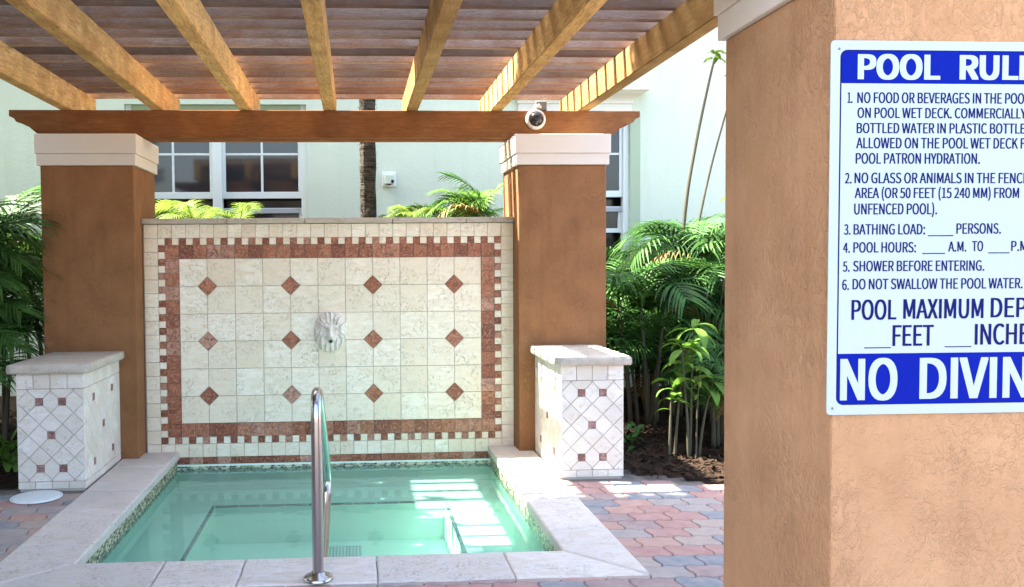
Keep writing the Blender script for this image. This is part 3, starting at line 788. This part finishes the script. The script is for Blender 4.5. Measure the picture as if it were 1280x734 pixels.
def text(name, s, prefix, x0, x1, ytop, ybase, mat, bold=0.6, dy=.0013):
    """bold: stroke thickening in sign units, made by a few shifted layers a hair apart"""
    px = [v.co.x for v in natural(prefix).vertices]; w = max(px) - min(px); mn = min(px)
    me = natural(s); sx = (x1 - x0 - 2 * bold) / w; vb = bold * .45; sy = (ybase - ytop - 2 * vb) / CAPH
    V = []; F = []; n = 1 if bold < .2 else 3 if bold < 1 else 5
    for l in range(n):
        t = (l / (n - 1) * 2 - 1) if n > 1 else 0
        for u in ((-1, 1) if n == 5 else (0,)):
            b = len(V)
            for v in me.vertices: V.append(sp(x0 + bold + (v.co.x - mn) * sx + t * bold, ybase - vb - v.co.y * sy + u * vb, dy + l * .00002 + (u + 1) * .00006) - sg.location)
            F += [tuple(b + q for q in p.vertices) for p in me.polygons]
    return part(name, mk('lettering', V, F, mat), sg.location, sg)
def dash(x0, x1, y): plate('blank_line', [(x0, y - .6), (x1, y - .6), (x1, y + .6), (x0, y + .6)], .0012, .0003, 'signnavy')
HB = .045
text('header_lettering', 'POOL', 'POOL', 1072.6, 1174.5, 67, 98, 'signwhite', 2.0)
text('header_lettering', 'RULES', 'RUL', 1198.4, 1272, 67, 97.5, 'signwhite', 2.0)
LN = [(1060.5, None, '1.', '1.', 114.2, 127.6, 1066.8), (1072.6, None, 'NO FOOD OR BEVERAGES IN THE POOL OR', 'NO FOOD OR BEVERAGES IN THE POO', 114.0, 127.5, 1280),
      (1073, None, 'ON POOL WET DECK. COMMERCIALLY', 'ON POOL WET DECK. COMMERCIALLY', 133, 146, 1283),
      (1072.3, None, 'BOTTLED WATER IN PLASTIC BOTTLES IS', 'BOTTLED WATER IN PLASTIC BOTTLE', 152, 165, 1282),
      (1072, None, 'ALLOWED ON THE POOL WET DECK FOR', 'ALLOWED ON THE POOL WET DECK F', 170.3, 183.8, 1282.5),
      (1071.6, None, 'POOL PATRON HYDRATION.', 'POOL PATRON HYDRATION.', 189.5, 203, 1226),
      (1058.8, None, '2.', '2.', 214.4, 227.6, 1067), (1070.5, None, 'NO GLASS OR ANIMALS IN THE FENCED POOL', 'NO GLASS OR ANIMALS IN THE FENC', 214, 227.4, 1280),
      (1071, None, 'AREA (OR 50 FEET (15 240 MM) FROM', 'AREA (OR 50 FEET (15 240 MM) FROM', 232.8, 246, 1276),
      (1070.5, None, 'UNFENCED POOL).', 'UNFENCED POOL).', 252.5, 266.4, 1173.5),
      (1058.5, None, '3.', '3.', 278.5, 291.7, 1066.5), (1070.2, None, 'BATHING LOAD:', 'BATHING LOAD:', 278.3, 291.6, 1159), (1198, None, 'PERSONS.', 'PERSONS.', 277.6, 291, 1254),
      (1057.5, None, '4.', '4.', 301.5, 314.3, 1066), (1070.2, None, 'POOL HOURS:', 'POOL HOURS:', 301, 314.2, 1148), (1188.2, None, 'A.M.', 'A.M.', 300.5, 313.4, 1211), (1218, None, 'TO', 'TO', 300, 313, 1232), (1267.3, None, 'P.M.', 'P.M.', 300, 313, 1291),
      (1057.5, None, '5.', '5.', 325, 338, 1066), (1070.2, None, 'SHOWER BEFORE ENTERING.', 'SHOWER BEFORE ENTERING.', 324.4, 337.8, 1234),
      (1057, None, '6.', '6.', 348, 361, 1065.5), (1069.8, None, 'DO NOT SWALLOW THE POOL WATER.', 'DO NOT SWALLOW THE POOL WATER', 347, 360.5, 1280)]
for x0, _, s, pre, yt, yb, x1 in LN: text('rule_lettering', s, pre, x0, x1, yt, yb, 'signnavy', .35)
dash(1162.7, 1194.5, 293.2); dash(1156, 1184.4, 315.6); dash(1238.5, 1265.5, 315.2)
text('depth_lettering', 'POOL', 'POOL', 1068.9, 1124.8, 373.3, 399, 'signnavy', .75)
text('depth_lettering', 'MAXIMUM', 'MAXIMUM', 1133.3, 1234, 372.8, 398.2, 'signnavy', .75)
text('depth_lettering', 'DEPTH', 'DEP', 1243, 1289, 372, 397.5, 'signnavy', .75)
dash(1085.5, 1118.6, 434.3); text('depth_lettering', 'FEET', 'FEET', 1120.4, 1171.9, 405.6, 432.6, 'signnavy', .75)
dash(1186, 1219.5, 434); text('depth_lettering', 'INCHES', 'INCHE', 1223.5, 1292, 405, 432, 'signnavy', .75)
text('warning_lettering', 'NO', 'NO', 1056, 1127.4, 448, 500.5, 'signwhite', 2.0)
text('warning_lettering', 'DIVING', 'DIVI', 1155, 1252.4, 447.8, 500, 'signwhite', 2.0)
for px, py in ((1050, 60.5), (1047, 510.5), (1340, 59), (1340, 509)):
    q = sp(px, py, .001); part('screw', lathe([(.0001, .0016), (.0022, .0012), (.003, 0)], 12, 'greymetal', 'Y'), q, sg)

# ---------------------------------------------------------------- building
YB = 9.50
bld = empty('stucco_building', (1.5, YB + 3, 0), 'tall pale mint stucco building behind the pergola', 'building')
wins = [(-.875, 1.06, .95, 3.13), (3.62, 4.62, .95, 3.06)]
# wall with openings (cells)
xs = sorted({-9, 13} | {v for w_ in wins for v in w_[:2]}); V = []; F = []
def wallbox(x0, x1, z0, z1): addbox(V, F, x0, x1, YB, YB + .30, z0, z1)
prev = -9
for (x0, x1, z0, z1) in wins:
    wallbox(prev, x0, -.1, 7.2); wallbox(x0, x1, -.1, z0); wallbox(x0, x1, z1, 7.2); prev = x1
wallbox(prev, 13, -.1, 7.2)
part('wall', mk('bwall', V, F, 'mint'), (0, 0, 0), bld)
part('roof_slab', box(22.6, 8, .3, 'cornice', .01, (0, 0, .15)), (2, YB + 3.8, 7.2), bld)
def sash(win, x0, x1, z0, z1, y, rail, cols, hrows, bottom=.05):
    """frame of one sash as separate members under the window"""
    part('sash_rail', box(x1 - x0, .035, rail, 'trimwhite', .003, (0, 0, rail / 2)), ((x0 + x1) / 2, y, z1 - rail), win)
    part('sash_rail', box(x1 - x0, .035, bottom, 'trimwhite', .003, (0, 0, bottom / 2)), ((x0 + x1) / 2, y, z0), win)
    for xx in (x0 + .018, x1 - .018): part('sash_stile', box(.036, .033, z1 - z0 - rail - bottom, 'trimwhite', .003, (0, 0, (z1 - z0 - rail - bottom) / 2)), (xx, y, z0 + bottom), win)
    for c in range(1, cols): part('muntin', box(.024, .022, z1 - z0 - rail - bottom, 'trimwhite', .003, (0, 0, (z1 - z0 - rail - bottom) / 2)), (x0 + (x1 - x0) * c / cols, y - .002, z0 + bottom), win)
    for hz in hrows:
        part('muntin', box(x1 - x0 - .074, .020, .024, 'trimwhite', .003), ((x0 + x1) / 2, y - .0035, hz), win)
    ncol = cols; zz = [z0 + bottom] + list(hrows) + [z1 - rail]
    for c in range(ncol):
        for r_ in range(len(zz) - 1):
            xa = x0 + .036 + (x1 - x0 - .072) * c / ncol; xb = x0 + .036 + (x1 - x0 - .072) * (c + 1) / ncol
            part('pane', box(xb - xa, .006, zz[r_ + 1] - zz[r_], 'glass', 0, (0, 0, (zz[r_ + 1] - zz[r_]) / 2)), ((xa + xb) / 2, y + .008, zz[r_]), win, (random.uniform(-.004, .004), 0, random.uniform(-.004, .004)))
def window(x0, x1, z0, z1, ndiv, lab):
    win = part('window', box(x1 - x0, .02, z1 - z0, 'black', 0, (0, 0, (z1 - z0) / 2)), ((x0 + x1) / 2, YB + .29, z0), bld, label=lab)
    y = YB + .10; fr_ = .062
    part('frame_jamb', box(fr_, .10, z1 - z0, 'trimwhite', .004, (0, 0, (z1 - z0) / 2)), (x0 + fr_ / 2 + .001, y, z0), win)
    part('frame_jamb', box(fr_, .10, z1 - z0, 'trimwhite', .004, (0, 0, (z1 - z0) / 2)), (x1 - fr_ / 2 - .001, y, z0), win)
    part('frame_head', box(x1 - x0 - 2 * fr_ - .002, .10, .055, 'sage', .004, (0, 0, .0275)), ((x0 + x1) / 2, y, z1 - .055), win)
    part('sill', box(x1 - x0 + .12, .24, .06, 'trimwhite', .006, (0, -.06, .03)), ((x0 + x1) / 2, YB + .06, z0 - .002), win)
    m = .10; n = ndiv; wdt = (x1 - x0 - 2 * fr_ - (n - 1) * m) / n
    for i in range(n):
        a = x0 + fr_ + i * (wdt + m); b = a + wdt
        if i: part('mullion', box(m, .11, z1 - z0 - .06, 'trimwhite', .004, (0, 0, (z1 - z0 - .06) / 2)), (a - m / 2, y - .004, z0 + .001), win)
        zm = 2.125
        sash(win, a, b, zm, z1 - .055, y, .05, 2, [2.605], .072)
        sash(win, a, b, z0 + .78, zm - .10, y + .045, .03, 1, [], .05)
        part('blind', box(b - a - .02, .01, z1 - 2.64, 'blind', 0, (0, 0, (z1 - 2.64) / 2)), ((a + b) / 2, y + .10, 2.64 + .03), win)
        part('screen_rail', box(b - a, .02, .05, 'blind', .003), ((a + b) / 2, y + .02, zm - .135), win)
window(*wins[0], 2, 'wide double sash window left of the palm trunk')
window(*wins[1], 1, 'tall single sash window half hidden by the right column')
# cornice over the right window
def cornice(x0, x1, y, prof):
    V = []; F = []; n = len(prof)
    for (pj, z) in prof: V.append((x0 - pj, y - pj, z)); V.append((x1 + pj, y - pj, z)); V.append((x1 + pj, y + .05, z)); V.append((x0 - pj, y + .05, z))
    for i in range(n - 1):
        for a, b in ((0, 1), (1, 2), (3, 0)): F.append((4 * i + a, 4 * i + b, 4 * i + 4 + b, 4 * i + 4 + a))
    F.append((4 * n - 4, 4 * n - 3, 4 * n - 2, 4 * n - 1)); F.append((3, 2, 1, 0))
    return mk('cornice', V, F, 'cornice')
part('cornice', cornice(3.40, 4.60, YB - .001, [(.03, 3.05), (.03, 3.135), (.045, 3.14), (.045, 3.16), (.035, 3.165), (.05, 3.19), (.085, 3.215), (.13, 3.235), (.155, 3.255), (.185, 3.265), (.185, 3.305), (.0, 3.32)]), (0, 0, 0), bld)
part('stucco_band', box(.115, .03, 2.1, 'sage', .003, (0, 0, 1.05)), (4.675, YB + .012, .95), bld)
# outlet box on the wall
ob = empty('wall_outlet_box', (1.95, YB - .02, 2.25), 'small white utility box on the mint wall right of the palm trunk', 'utility box')
part('backplate', box(.155, .02, .165, 'trimwhite', .008, (0, 0, .0825), 2), (1.95, YB - .010, 2.237), ob)
part('cover', box(.10, .05, .11, 'mint', .012, (0, 0, .055), 2), (1.945, YB - .045, 2.26), ob)
part('latch', box(.03, .012, .035, 'black', .003, (0, 0, .0175)), (1.985, YB - .072, 2.275), ob)
part('slot', box(.05, .012, .012, 'black', .002), (1.945, YB - .071, 2.262), ob)

# ---------------------------------------------------------------- vegetation
def frond_mesh(L, droop, nl, leafL, lw, mat, seed, arch=.9, fold=.35):
    """pinnate palm frond starting at the origin, leaning to +x"""
    rnd = random.Random(seed); V = []; F = []
    def rach(t):
        a = arch - droop * t
        return a
    pts = [Vector((0, 0, 0))]; N = 14
    for i in range(N):
        a = arch - droop * ((i + .5) / N) ** 1.3; pts.append(pts[-1] + Vector((math.cos(a), .0, math.sin(a))) * (L / N))
    def at(t):
        q = t * N; i = min(N - 1, int(q)); f = q - i; return pts[i].lerp(pts[i + 1], f), (pts[i + 1] - pts[i]).normalized()
    for i in range(N):   # rachis
        r0 = .010 * (1 - i / N) + .002; b = len(V)
        for p, r in ((pts[i], r0), (pts[i + 1], r0 * .93)):
            V += [p + Vector((0, r, 0)), p + Vector((0, -r * .5, r)), p + Vector((0, -r * .5, -r))]
        for j in range(3): k3 = (j + 1) % 3; F.append((b + j, b + k3, b + 3 + k3, b + 3 + j))
    for i in range(nl):
        t = .20 + .79 * i / (nl - 1); p, d = at(t); prof = math.sin(math.pi * min(1, (t - .08) / .98)) ** .6
        ll = leafL * (.35 + .65 * prof) * rnd.uniform(.88, 1.08)
        up = Vector((-d.z, 0, d.x))
        for s in (-1, 1):
            sweep = .55 + .5 * t
            v = (d * sweep + Vector((0, s, 0)) * 1.0 + up * (fold + rnd.uniform(-.12, .12))).normalized()
            q = p.copy(); b = len(V); wv = d.cross(v).normalized(); wd = (v.cross(wv)).normalized()
            ns = 4
            for k3 in range(ns + 1):
                f = k3 / ns; w = lw * (1 - f) ** .7 * (.5 + .5 * min(1, f * 5)) + .0008
                V += [q + wd * w, q - wd * w]
                v = (v + Vector((0, 0, -1)) * (.16 + .20 * f)).normalized(); q = q + v * (ll / ns)
            for k3 in range(ns): F.append((b + 2 * k3, b + 2 * k3 + 1, b + 2 * k3 + 3, b + 2 * k3 + 2))
    return mk('frond', V, F, mat)
FD = [frond_mesh(1.0, d, 19, .44, .017, 'leafd', i, a) for i, (d, a) in enumerate(((1.5, 1.15), (1.9, 1.25), (1.1, 1.0), (2.3, 1.35)))]
FB = [frond_mesh(1.0, d, 19, .42, .018, 'leafb', i + 9, a) for i, (d, a) in enumerate(((1.4, 1.1), (1.9, 1.25), (1.1, .95)))]
FY = [frond_mesh(.9, d, 18, .36, .017, 'leafy', i + 19, a) for i, (d, a) in enumerate(((1.6, 1.1), (2.1, 1.2)))]
FDRY = [frond_mesh(.9, 2.6, 15, .36, .012, 'leafdry', 77, .9, .1)]
def palm(x, y, label, nst=6, nf=5, h=(.5, 1.2), size=1.0, sets=FD, spread=.18, seed=0, az=None, group='areca palms in the planting bed', cat='palm'):
    rnd = random.Random(seed); root = empty('areca_palm', (x, y, 0), label, cat, group)
    for s in range(nst):
        a = rnd.uniform(0, 6.28); r = rnd.uniform(.02, spread); hh = rnd.uniform(*h); lean = rnd.uniform(.02, .16)
        bx, by = x + r * math.cos(a), y + r * math.sin(a)
        pts = [(0, 0, -.02)] + [(math.cos(a) * lean * (t ** 1.6) * hh, math.sin(a) * lean * (t ** 1.6) * hh, hh * t) for t in (.25, .5, .75, 1)]
        part('stem', tube(pts, .016, 7, 'stem', True, [.02, .018, .016, .014, .011]), (bx, by, 0), root)
        top = Vector((bx, by, 0)) + Vector(pts[-1])
        for f in range(nf):
            an = rnd.uniform(0, 6.28) if az is None else rnd.uniform(*az)
            sc = size * rnd.uniform(.7, 1.1)
            part('frond', (rnd.choice(sets) if rnd.random() > .07 or sets is not FD else FDRY[0]), top, root, (rnd.uniform(-.3, .3), rnd.uniform(-.35, .25), an), scale=(sc, sc, sc))
    return root
# right bed
palm(4.05, 7.2, 'areca palm right behind the right column, low dense fronds', 7, 6, (.45, 1.0), .80, seed=1)
palm(4.75, 7.5, 'areca palm beside the near column edge, tallest fronds of the bed', 7, 6, (.7, 1.35), .85, seed=2)
palm(4.45, 8.6, 'areca palm at the foot of the mint wall behind the thin stems', 7, 6, (.6, 1.2), .85, seed=3)
palm(5.5, 8.0, 'areca palm hidden mostly by the near column', 6, 6, (.7, 1.3), .9, seed=4)
palm(3.85, 8.3, 'areca palm below the tall single window', 6, 6, (.5, 1.05), .8, seed=5)
palm(5.05, 6.6, 'low palm arching past the near column at its foot', 4, 5, (.15, .5), .75, seed=6)
palm(3.70, 8.85, 'low dark areca palm at the foot of the mint wall', 7, 7, (.1, .7), .8, seed=41)
palm(4.45, 7.95, 'low dark areca palm in the middle of the bed', 7, 7, (.1, .6), .8, seed=42)
palm(5.1, 8.9, 'low dark areca palm against the wall at the right', 7, 7, (.2, .9), .85, seed=43)
palm(5.7, 7.0, 'low areca palm well right of the near column', 6, 6, (.1, .7), .85, seed=44)
palm(4.32, 6.45, 'small low palm tucked beside the broad leaved canes', 5, 6, (.1, .45), .55, seed=46)
# left bed
palm(-1.35, 7.1, 'areca palm left of the left column with drooping sunlit fronds', 8, 6, (.7, 1.5), .85, seed=11)
palm(-1.05, 6.5, 'dark areca palm close behind the left pedestal', 6, 6, (.25, .9), .75, seed=12)
palm(-1.2, 8.1, 'tall areca palm near the wall at the left edge', 6, 6, (.9, 1.6), .9, seed=13, sets=FB)
palm(-2.2, 7.4, 'areca palm at the far left of the bed', 7, 6, (.6, 1.4), .9, seed=14)
palm(-2.0, 6.4, 'low areca palm at the left edge of the deck', 6, 6, (.3, .8), .8, seed=15)
palm(-1.42, 6.18, 'palm whose long arching fronds cross in front of the left column', 3, 4, (1.05, 1.3), .92, seed=18, az=(-.55, .35), spread=.08)
# between tiled wall and building
palm(2.55, 7.75, 'bright green palm fronds rising over the tiled wall beside the right column', 4, 6, (1.62, 1.8), .55, seed=21, sets=FB)
palm(2.47, 7.65, 'slender arching palm over the tiled wall with one thin drooping frond', 1, 3, (1.75, 1.75), .85, seed=22, az=(2.6, 3.5), spread=.03)
palm(1.98, 7.8, 'small yellow green tuft showing over the tiled wall by the palm trunk', 3, 6, (1.72, 1.78), .34, seed=23, sets=FY, spread=.05)
palm(.30, 7.9, 'yellow green fronds before the left window', 2, 5, (1.68, 1.74), .5, seed=24, sets=FY, spread=.1)
palm(-.12, 7.9, 'pale striped frond beside the left column before the window', 2, 4, (1.70, 1.76), .5, seed=25, sets=FY, spread=.06)

# tall thin stems with a tuft
def leaf_mesh(L, W_, mat, bend=.5, N=5):
    V = []; F = []; q = Vector((0, 0, 0)); a = .35
    for i in range(N + 1):
        t = i / N; w = W_ * math.sin(math.pi * (t * .92 + .06)) ** .8
        V += [q + Vector((0, w, .25 * w)), q.copy(), q + Vector((0, -w, .25 * w))]
        q = q + Vector((math.cos(a), 0, math.sin(a))) * (L / N); a -= bend / N * 1.6
    for i in range(N): b = 3 * i; F += [(b, b + 1, b + 4, b + 3), (b + 1, b + 2, b + 5, b + 4)]
    return mk('leaf', V, F, mat, smooth=True)
LFb = leaf_mesh(.26, .042, 'leafb', .9); LFy = leaf_mesh(.11, .016, 'leafy', .9); LFd = leaf_mesh(.22, .03, 'leafd', 1.1)
def shoot(name, pts, r, label, cat, leaves, seed, group=None, lf=None):
    rnd = random.Random(seed); base = Vector(pts[0]); root = empty(name, base, label, cat, group)
    rel = [Vector(p) - base for p in pts]; n = len(rel)
    part('stem', tube(smooth(rel, 5), r, 7, 'stem', True, [r * (1 - .55 * i / ((n - 1) * 5)) for i in range((n - 1) * 5 + 1)]), base, root)
    for (t, cnt, rad, sc) in leaves:
        q = t * (n - 1); i = min(n - 2, int(q)); c = base + rel[i].lerp(rel[i + 1], q - i)
        for k3 in range(cnt):
            an = k3 * 2.4 + rnd.uniform(-.4, .4); s = sc * rnd.uniform(.75, 1.15)
            part('leaf', lf or LFb, c + Vector((0, 0, rnd.uniform(-rad, rad))), root, (rnd.uniform(-.4, .4), rnd.uniform(-.7, .5), an), scale=(s, s, s))
    return root
shoot('thin_trunk', [(4.40, 7.6, 0), (4.43, 7.6, .7), (4.464, 7.6, 1.31), (4.52, 7.6, 1.95), (4.605, 7.6, 2.45), (4.70, 7.6, 2.9), (4.77, 7.6, 3.20)], .022, 'tall thin grey trunk with a yellow tuft against the mint wall', 'slender tree', [(1, 14, .06, 1.1)], 3, lf=LFy)
shoot('thin_trunk', [(4.47, 7.6, 0), (4.53, 7.6, .9), (4.609, 7.6, 1.6), (4.72, 7.6, 2.15), (4.858, 7.6, 2.66), (4.96, 7.6, 3.0)], .015, 'thinner bare trunk leaning right beside the tufted one', 'slender tree', [(1, 8, .05, 1)], 4, lf=LFy)
shoot('thin_trunk', [(4.62, 7.3, 0), (4.68, 7.3, .8), (4.76, 7.3, 1.5), (4.80, 7.3, 1.95)], .011, 'short thin stem nearest the big column', 'slender tree', [(1, 7, .04, 1)], 5, lf=LFy)
sh = [((3.80, 6.05), .52, (.02, .02)), ((3.86, 6.10), .80, (.05, 0)), ((3.93, 6.02), .80, (-.02, .03)), ((3.98, 6.12), .92, (.02, .02)), ((4.03, 6.08), .55, (.06, 0))]
lbl = ['broad leaved cane nearest the right pedestal', 'broad leaved cane second from the pedestal, leafy top', 'thick middle cane of the broad leaved clump', 'tallest cane of the broad leaved clump', 'short right hand cane of the broad leaved clump']
for i, ((x, y), h, ln) in enumerate(sh):
    shoot('leafy_cane', [(x, y, -.02), (x + ln[0] * .4, y, h * .35), (x + ln[0], y + ln[1], h * .7), (x + ln[0] * 1.8, y + ln[1], h)], .012, lbl[i], 'shrub', [(1, 6, .03, .8), (.82, 4, .03, .7), (.66, 2, .03, .6)], 30 + i, 'broad leaved canes in the right bed')
shoot('leafy_cane', [(3.97, 5.98, -.02), (3.975, 5.98, .3), (3.985, 5.97, .60)], .008, 'small yellow leaved shoot among the canes', 'shrub', [(1, 12, .06, .8), (.8, 8, .04, .7)], 40, lf=LFy)
def fern(x, y, label, n, sc, lf, seed):
    rnd = random.Random(seed); root = empty('ground_plant', (x, y, 0), label, 'plant', 'low plants in the beds')
    for i in range(n):
        s = sc * rnd.uniform(.6, 1.2); part('leaf', lf, (x + rnd.uniform(-.05, .05), y + rnd.uniform(-.05, .05), rnd.uniform(.0, .22) * sc), root, (rnd.uniform(-.3, .3), rnd.uniform(-1.0, -.1), rnd.uniform(0, 6.28)), scale=(s, s, s))
fern(-.72, 5.85, 'low bright broad leaved plant against the left pedestal', 16, 1.1, LFb, 1)
fern(-.95, 5.80, 'low dark leaved plant at the left edge of the deck', 14, 1.0, LFd, 2)
fern(4.55, 5.95, 'low leafy plant beside the foot of the near column', 16, 1.1, LFb, 3)
fern(3.62, 6.35, 'low dark plant between the right pedestal and the canes', 12, .8, LFd, 4)
# palm trunk with fibre
tr = empty('palm_tree', (1.70, 8.0, 0), 'rough fibrous palm trunk standing between tiled wall and building', 'palm tree')
V = []; F = []; N = 90; S = 18
for i in range(N + 1):
    z = -.05 + 7.8 * i / N; jag = .012 * ((i * 7) % 5) / 5
    for j in range(S):
        a = 2 * math.pi * j / S; r = .068 + jag + .012 * noise.noise(Vector((math.cos(a) * 3, math.sin(a) * 3, z * 9))); V.append((r * math.cos(a), r * math.sin(a), z))
for i in range(N):
    for j in range(S): k3 = (j + 1) % S; F.append((i * S + j, i * S + k3, (i + 1) * S + k3, (i + 1) * S + j))
part('trunk', mk('trunk', V, F, 'bark'), (1.70, 8.0, 0), tr)
V = []; F = []
for i in range(2600):
    z = random.uniform(.5, 7.4); a = random.uniform(0, 6.28); r = .076; p = Vector((r * math.cos(a), r * math.sin(a), z)); o = Vector((math.cos(a), math.sin(a), random.uniform(-.3, 1.2))).normalized() * random.uniform(.012, .035); e = Vector((-math.sin(a), math.cos(a), 0)) * random.uniform(.003, .007)
    b = len(V); V += [p - e, p + e, p + o]; F.append((b, b + 1, b + 2))
o = part('bark_fibre', mk('fibre', V, F, 'bark'), (1.70, 8.0, 0), tr); o['kind'] = 'stuff'
bigF = [frond_mesh(2.1, d, 34, .6, .02, 'leafd', i + 50, a) for i, (d, a) in enumerate(((1.6, 1.0), (2.0, .8), (1.2, 1.2)))]
for i in [q for q in range(14) if math.cos(q * .45) > -.3]: part('frond', bigF[i % 3], (1.70, 8.0, 7.7), tr, (random.uniform(-.2, .2), random.uniform(-.2, .3), i * .45 + random.uniform(-.15, .15)))

# tree added left of the pergola, out of view, to shade roof and spa
st = empty('added_shade_tree', (-3.4, 3.4, 0), 'added unseen tree blocking the sun over the pergola from the left', 'tree')
part('trunk', tube([(0, 0, -.1), (.1, .05, 1.2), (.35, -.1, 2.6), (.9, -.2, 3.8), (1.5, -.3, 5.0)], .2, 12, 'bark', True, [.28, .22, .19, .15, .08]), (-3.4, 3.4, 0), st)
for i, e in enumerate(((2.8, -1.6, 5.6), (2.9, 1.0, 5.8), (.2, -1.4, 5.9), (3.9, -.4, 5.4))):
    part('limb', tube([(.35, -.1, 2.6), (.35 + (e[0] - .35) * .5, -.1 + (e[1] + .1) * .5, 4.4), e], .08, 8, 'bark', True, [.12, .08, .03]), (-3.4, 3.4, 0), st)
V = []; F = []; rnd = random.Random(5)
XL, XH, YL, YH = -6.4, 1.35, 1.3, 7.4
for c in range(1250):
    cx, cy, cz = rnd.uniform(XL, XH), rnd.uniform(YL, YH), rnd.uniform(4.6, 6.6)
    if cx < -2.6 and rnd.random() < .5: cz = rnd.uniform(2.9, 5.0)  # lower leaves added to block sky light from the left
    ux = (cx - (XL + XH) / 2) / ((XH - XL) / 2); uy = (cy - (YL + YH) / 2) / ((YH - YL) / 2)
    if abs(ux) ** 4 + abs(uy) ** 4 > 1.3: continue
    lim = 6.02 - (cz - 5.6) * -.17 if cx > -1.95 - .62 * (cz - 5.6) else 7.4  # crown cut back so a sun patch reaches coping and water
    if cy > lim - .12: continue
    for l in range(52):
        p = Vector((cx, cy, cz)) + Vector((rnd.gauss(0, .2), rnd.gauss(0, .2), rnd.gauss(0, .14))); s = rnd.uniform(.11, .17)
        if p.y > lim + .06: continue
        a = Vector((rnd.uniform(-1, 1), rnd.uniform(-1, 1), rnd.uniform(-.4, .4))).normalized(); b_ = a.cross(Vector((rnd.uniform(-.5, .5), rnd.uniform(-.5, .5), 1))).normalized()
        b = len(V); V += [p - a * s, p + b_ * s * .45, p + a * s, p - b_ * s * .45]; F.append((b, b + 1, b + 2, b + 3))
part('crown', mk('crown', V, F, 'leaft'), (0, 0, 0), st)

# unseen hedge added along the left edge of the deck to block side light
hg = empty('added_hedge', (-4.7, 2.0, 0), 'added unseen hedge blocking light from the left side of the deck', 'hedge')
V = []; F = []; rnd = random.Random(8)
for l in range(15000):
    p = Vector((-4.7 + rnd.uniform(-.45, .45), rnd.uniform(-3.0, 6.4), rnd.uniform(.02, 3.1))); s = rnd.uniform(.06, .11)
    a = Vector((rnd.uniform(-1, 1), rnd.uniform(-1, 1), rnd.uniform(-1, 1))).normalized(); b_ = a.cross(Vector((rnd.uniform(-1, 1), rnd.uniform(-.5, .5), 1))).normalized()
    b = len(V); V += [p - a * s, p + b_ * s * .5, p + a * s, p - b_ * s * .5]; F.append((b, b + 1, b + 2, b + 3))
part('foliage', mk('hedge', V, F, 'leaft'), (0, 0, 0), hg)
for i in range(12): part('stem', tube([(0, 0, 0), (.03, 0, 1.2), (0, .05, 2.6)], .02, 6, 'bark', True, [.03, .022, .01]), (-4.7, -2.6 + i * .78, 0), hg)
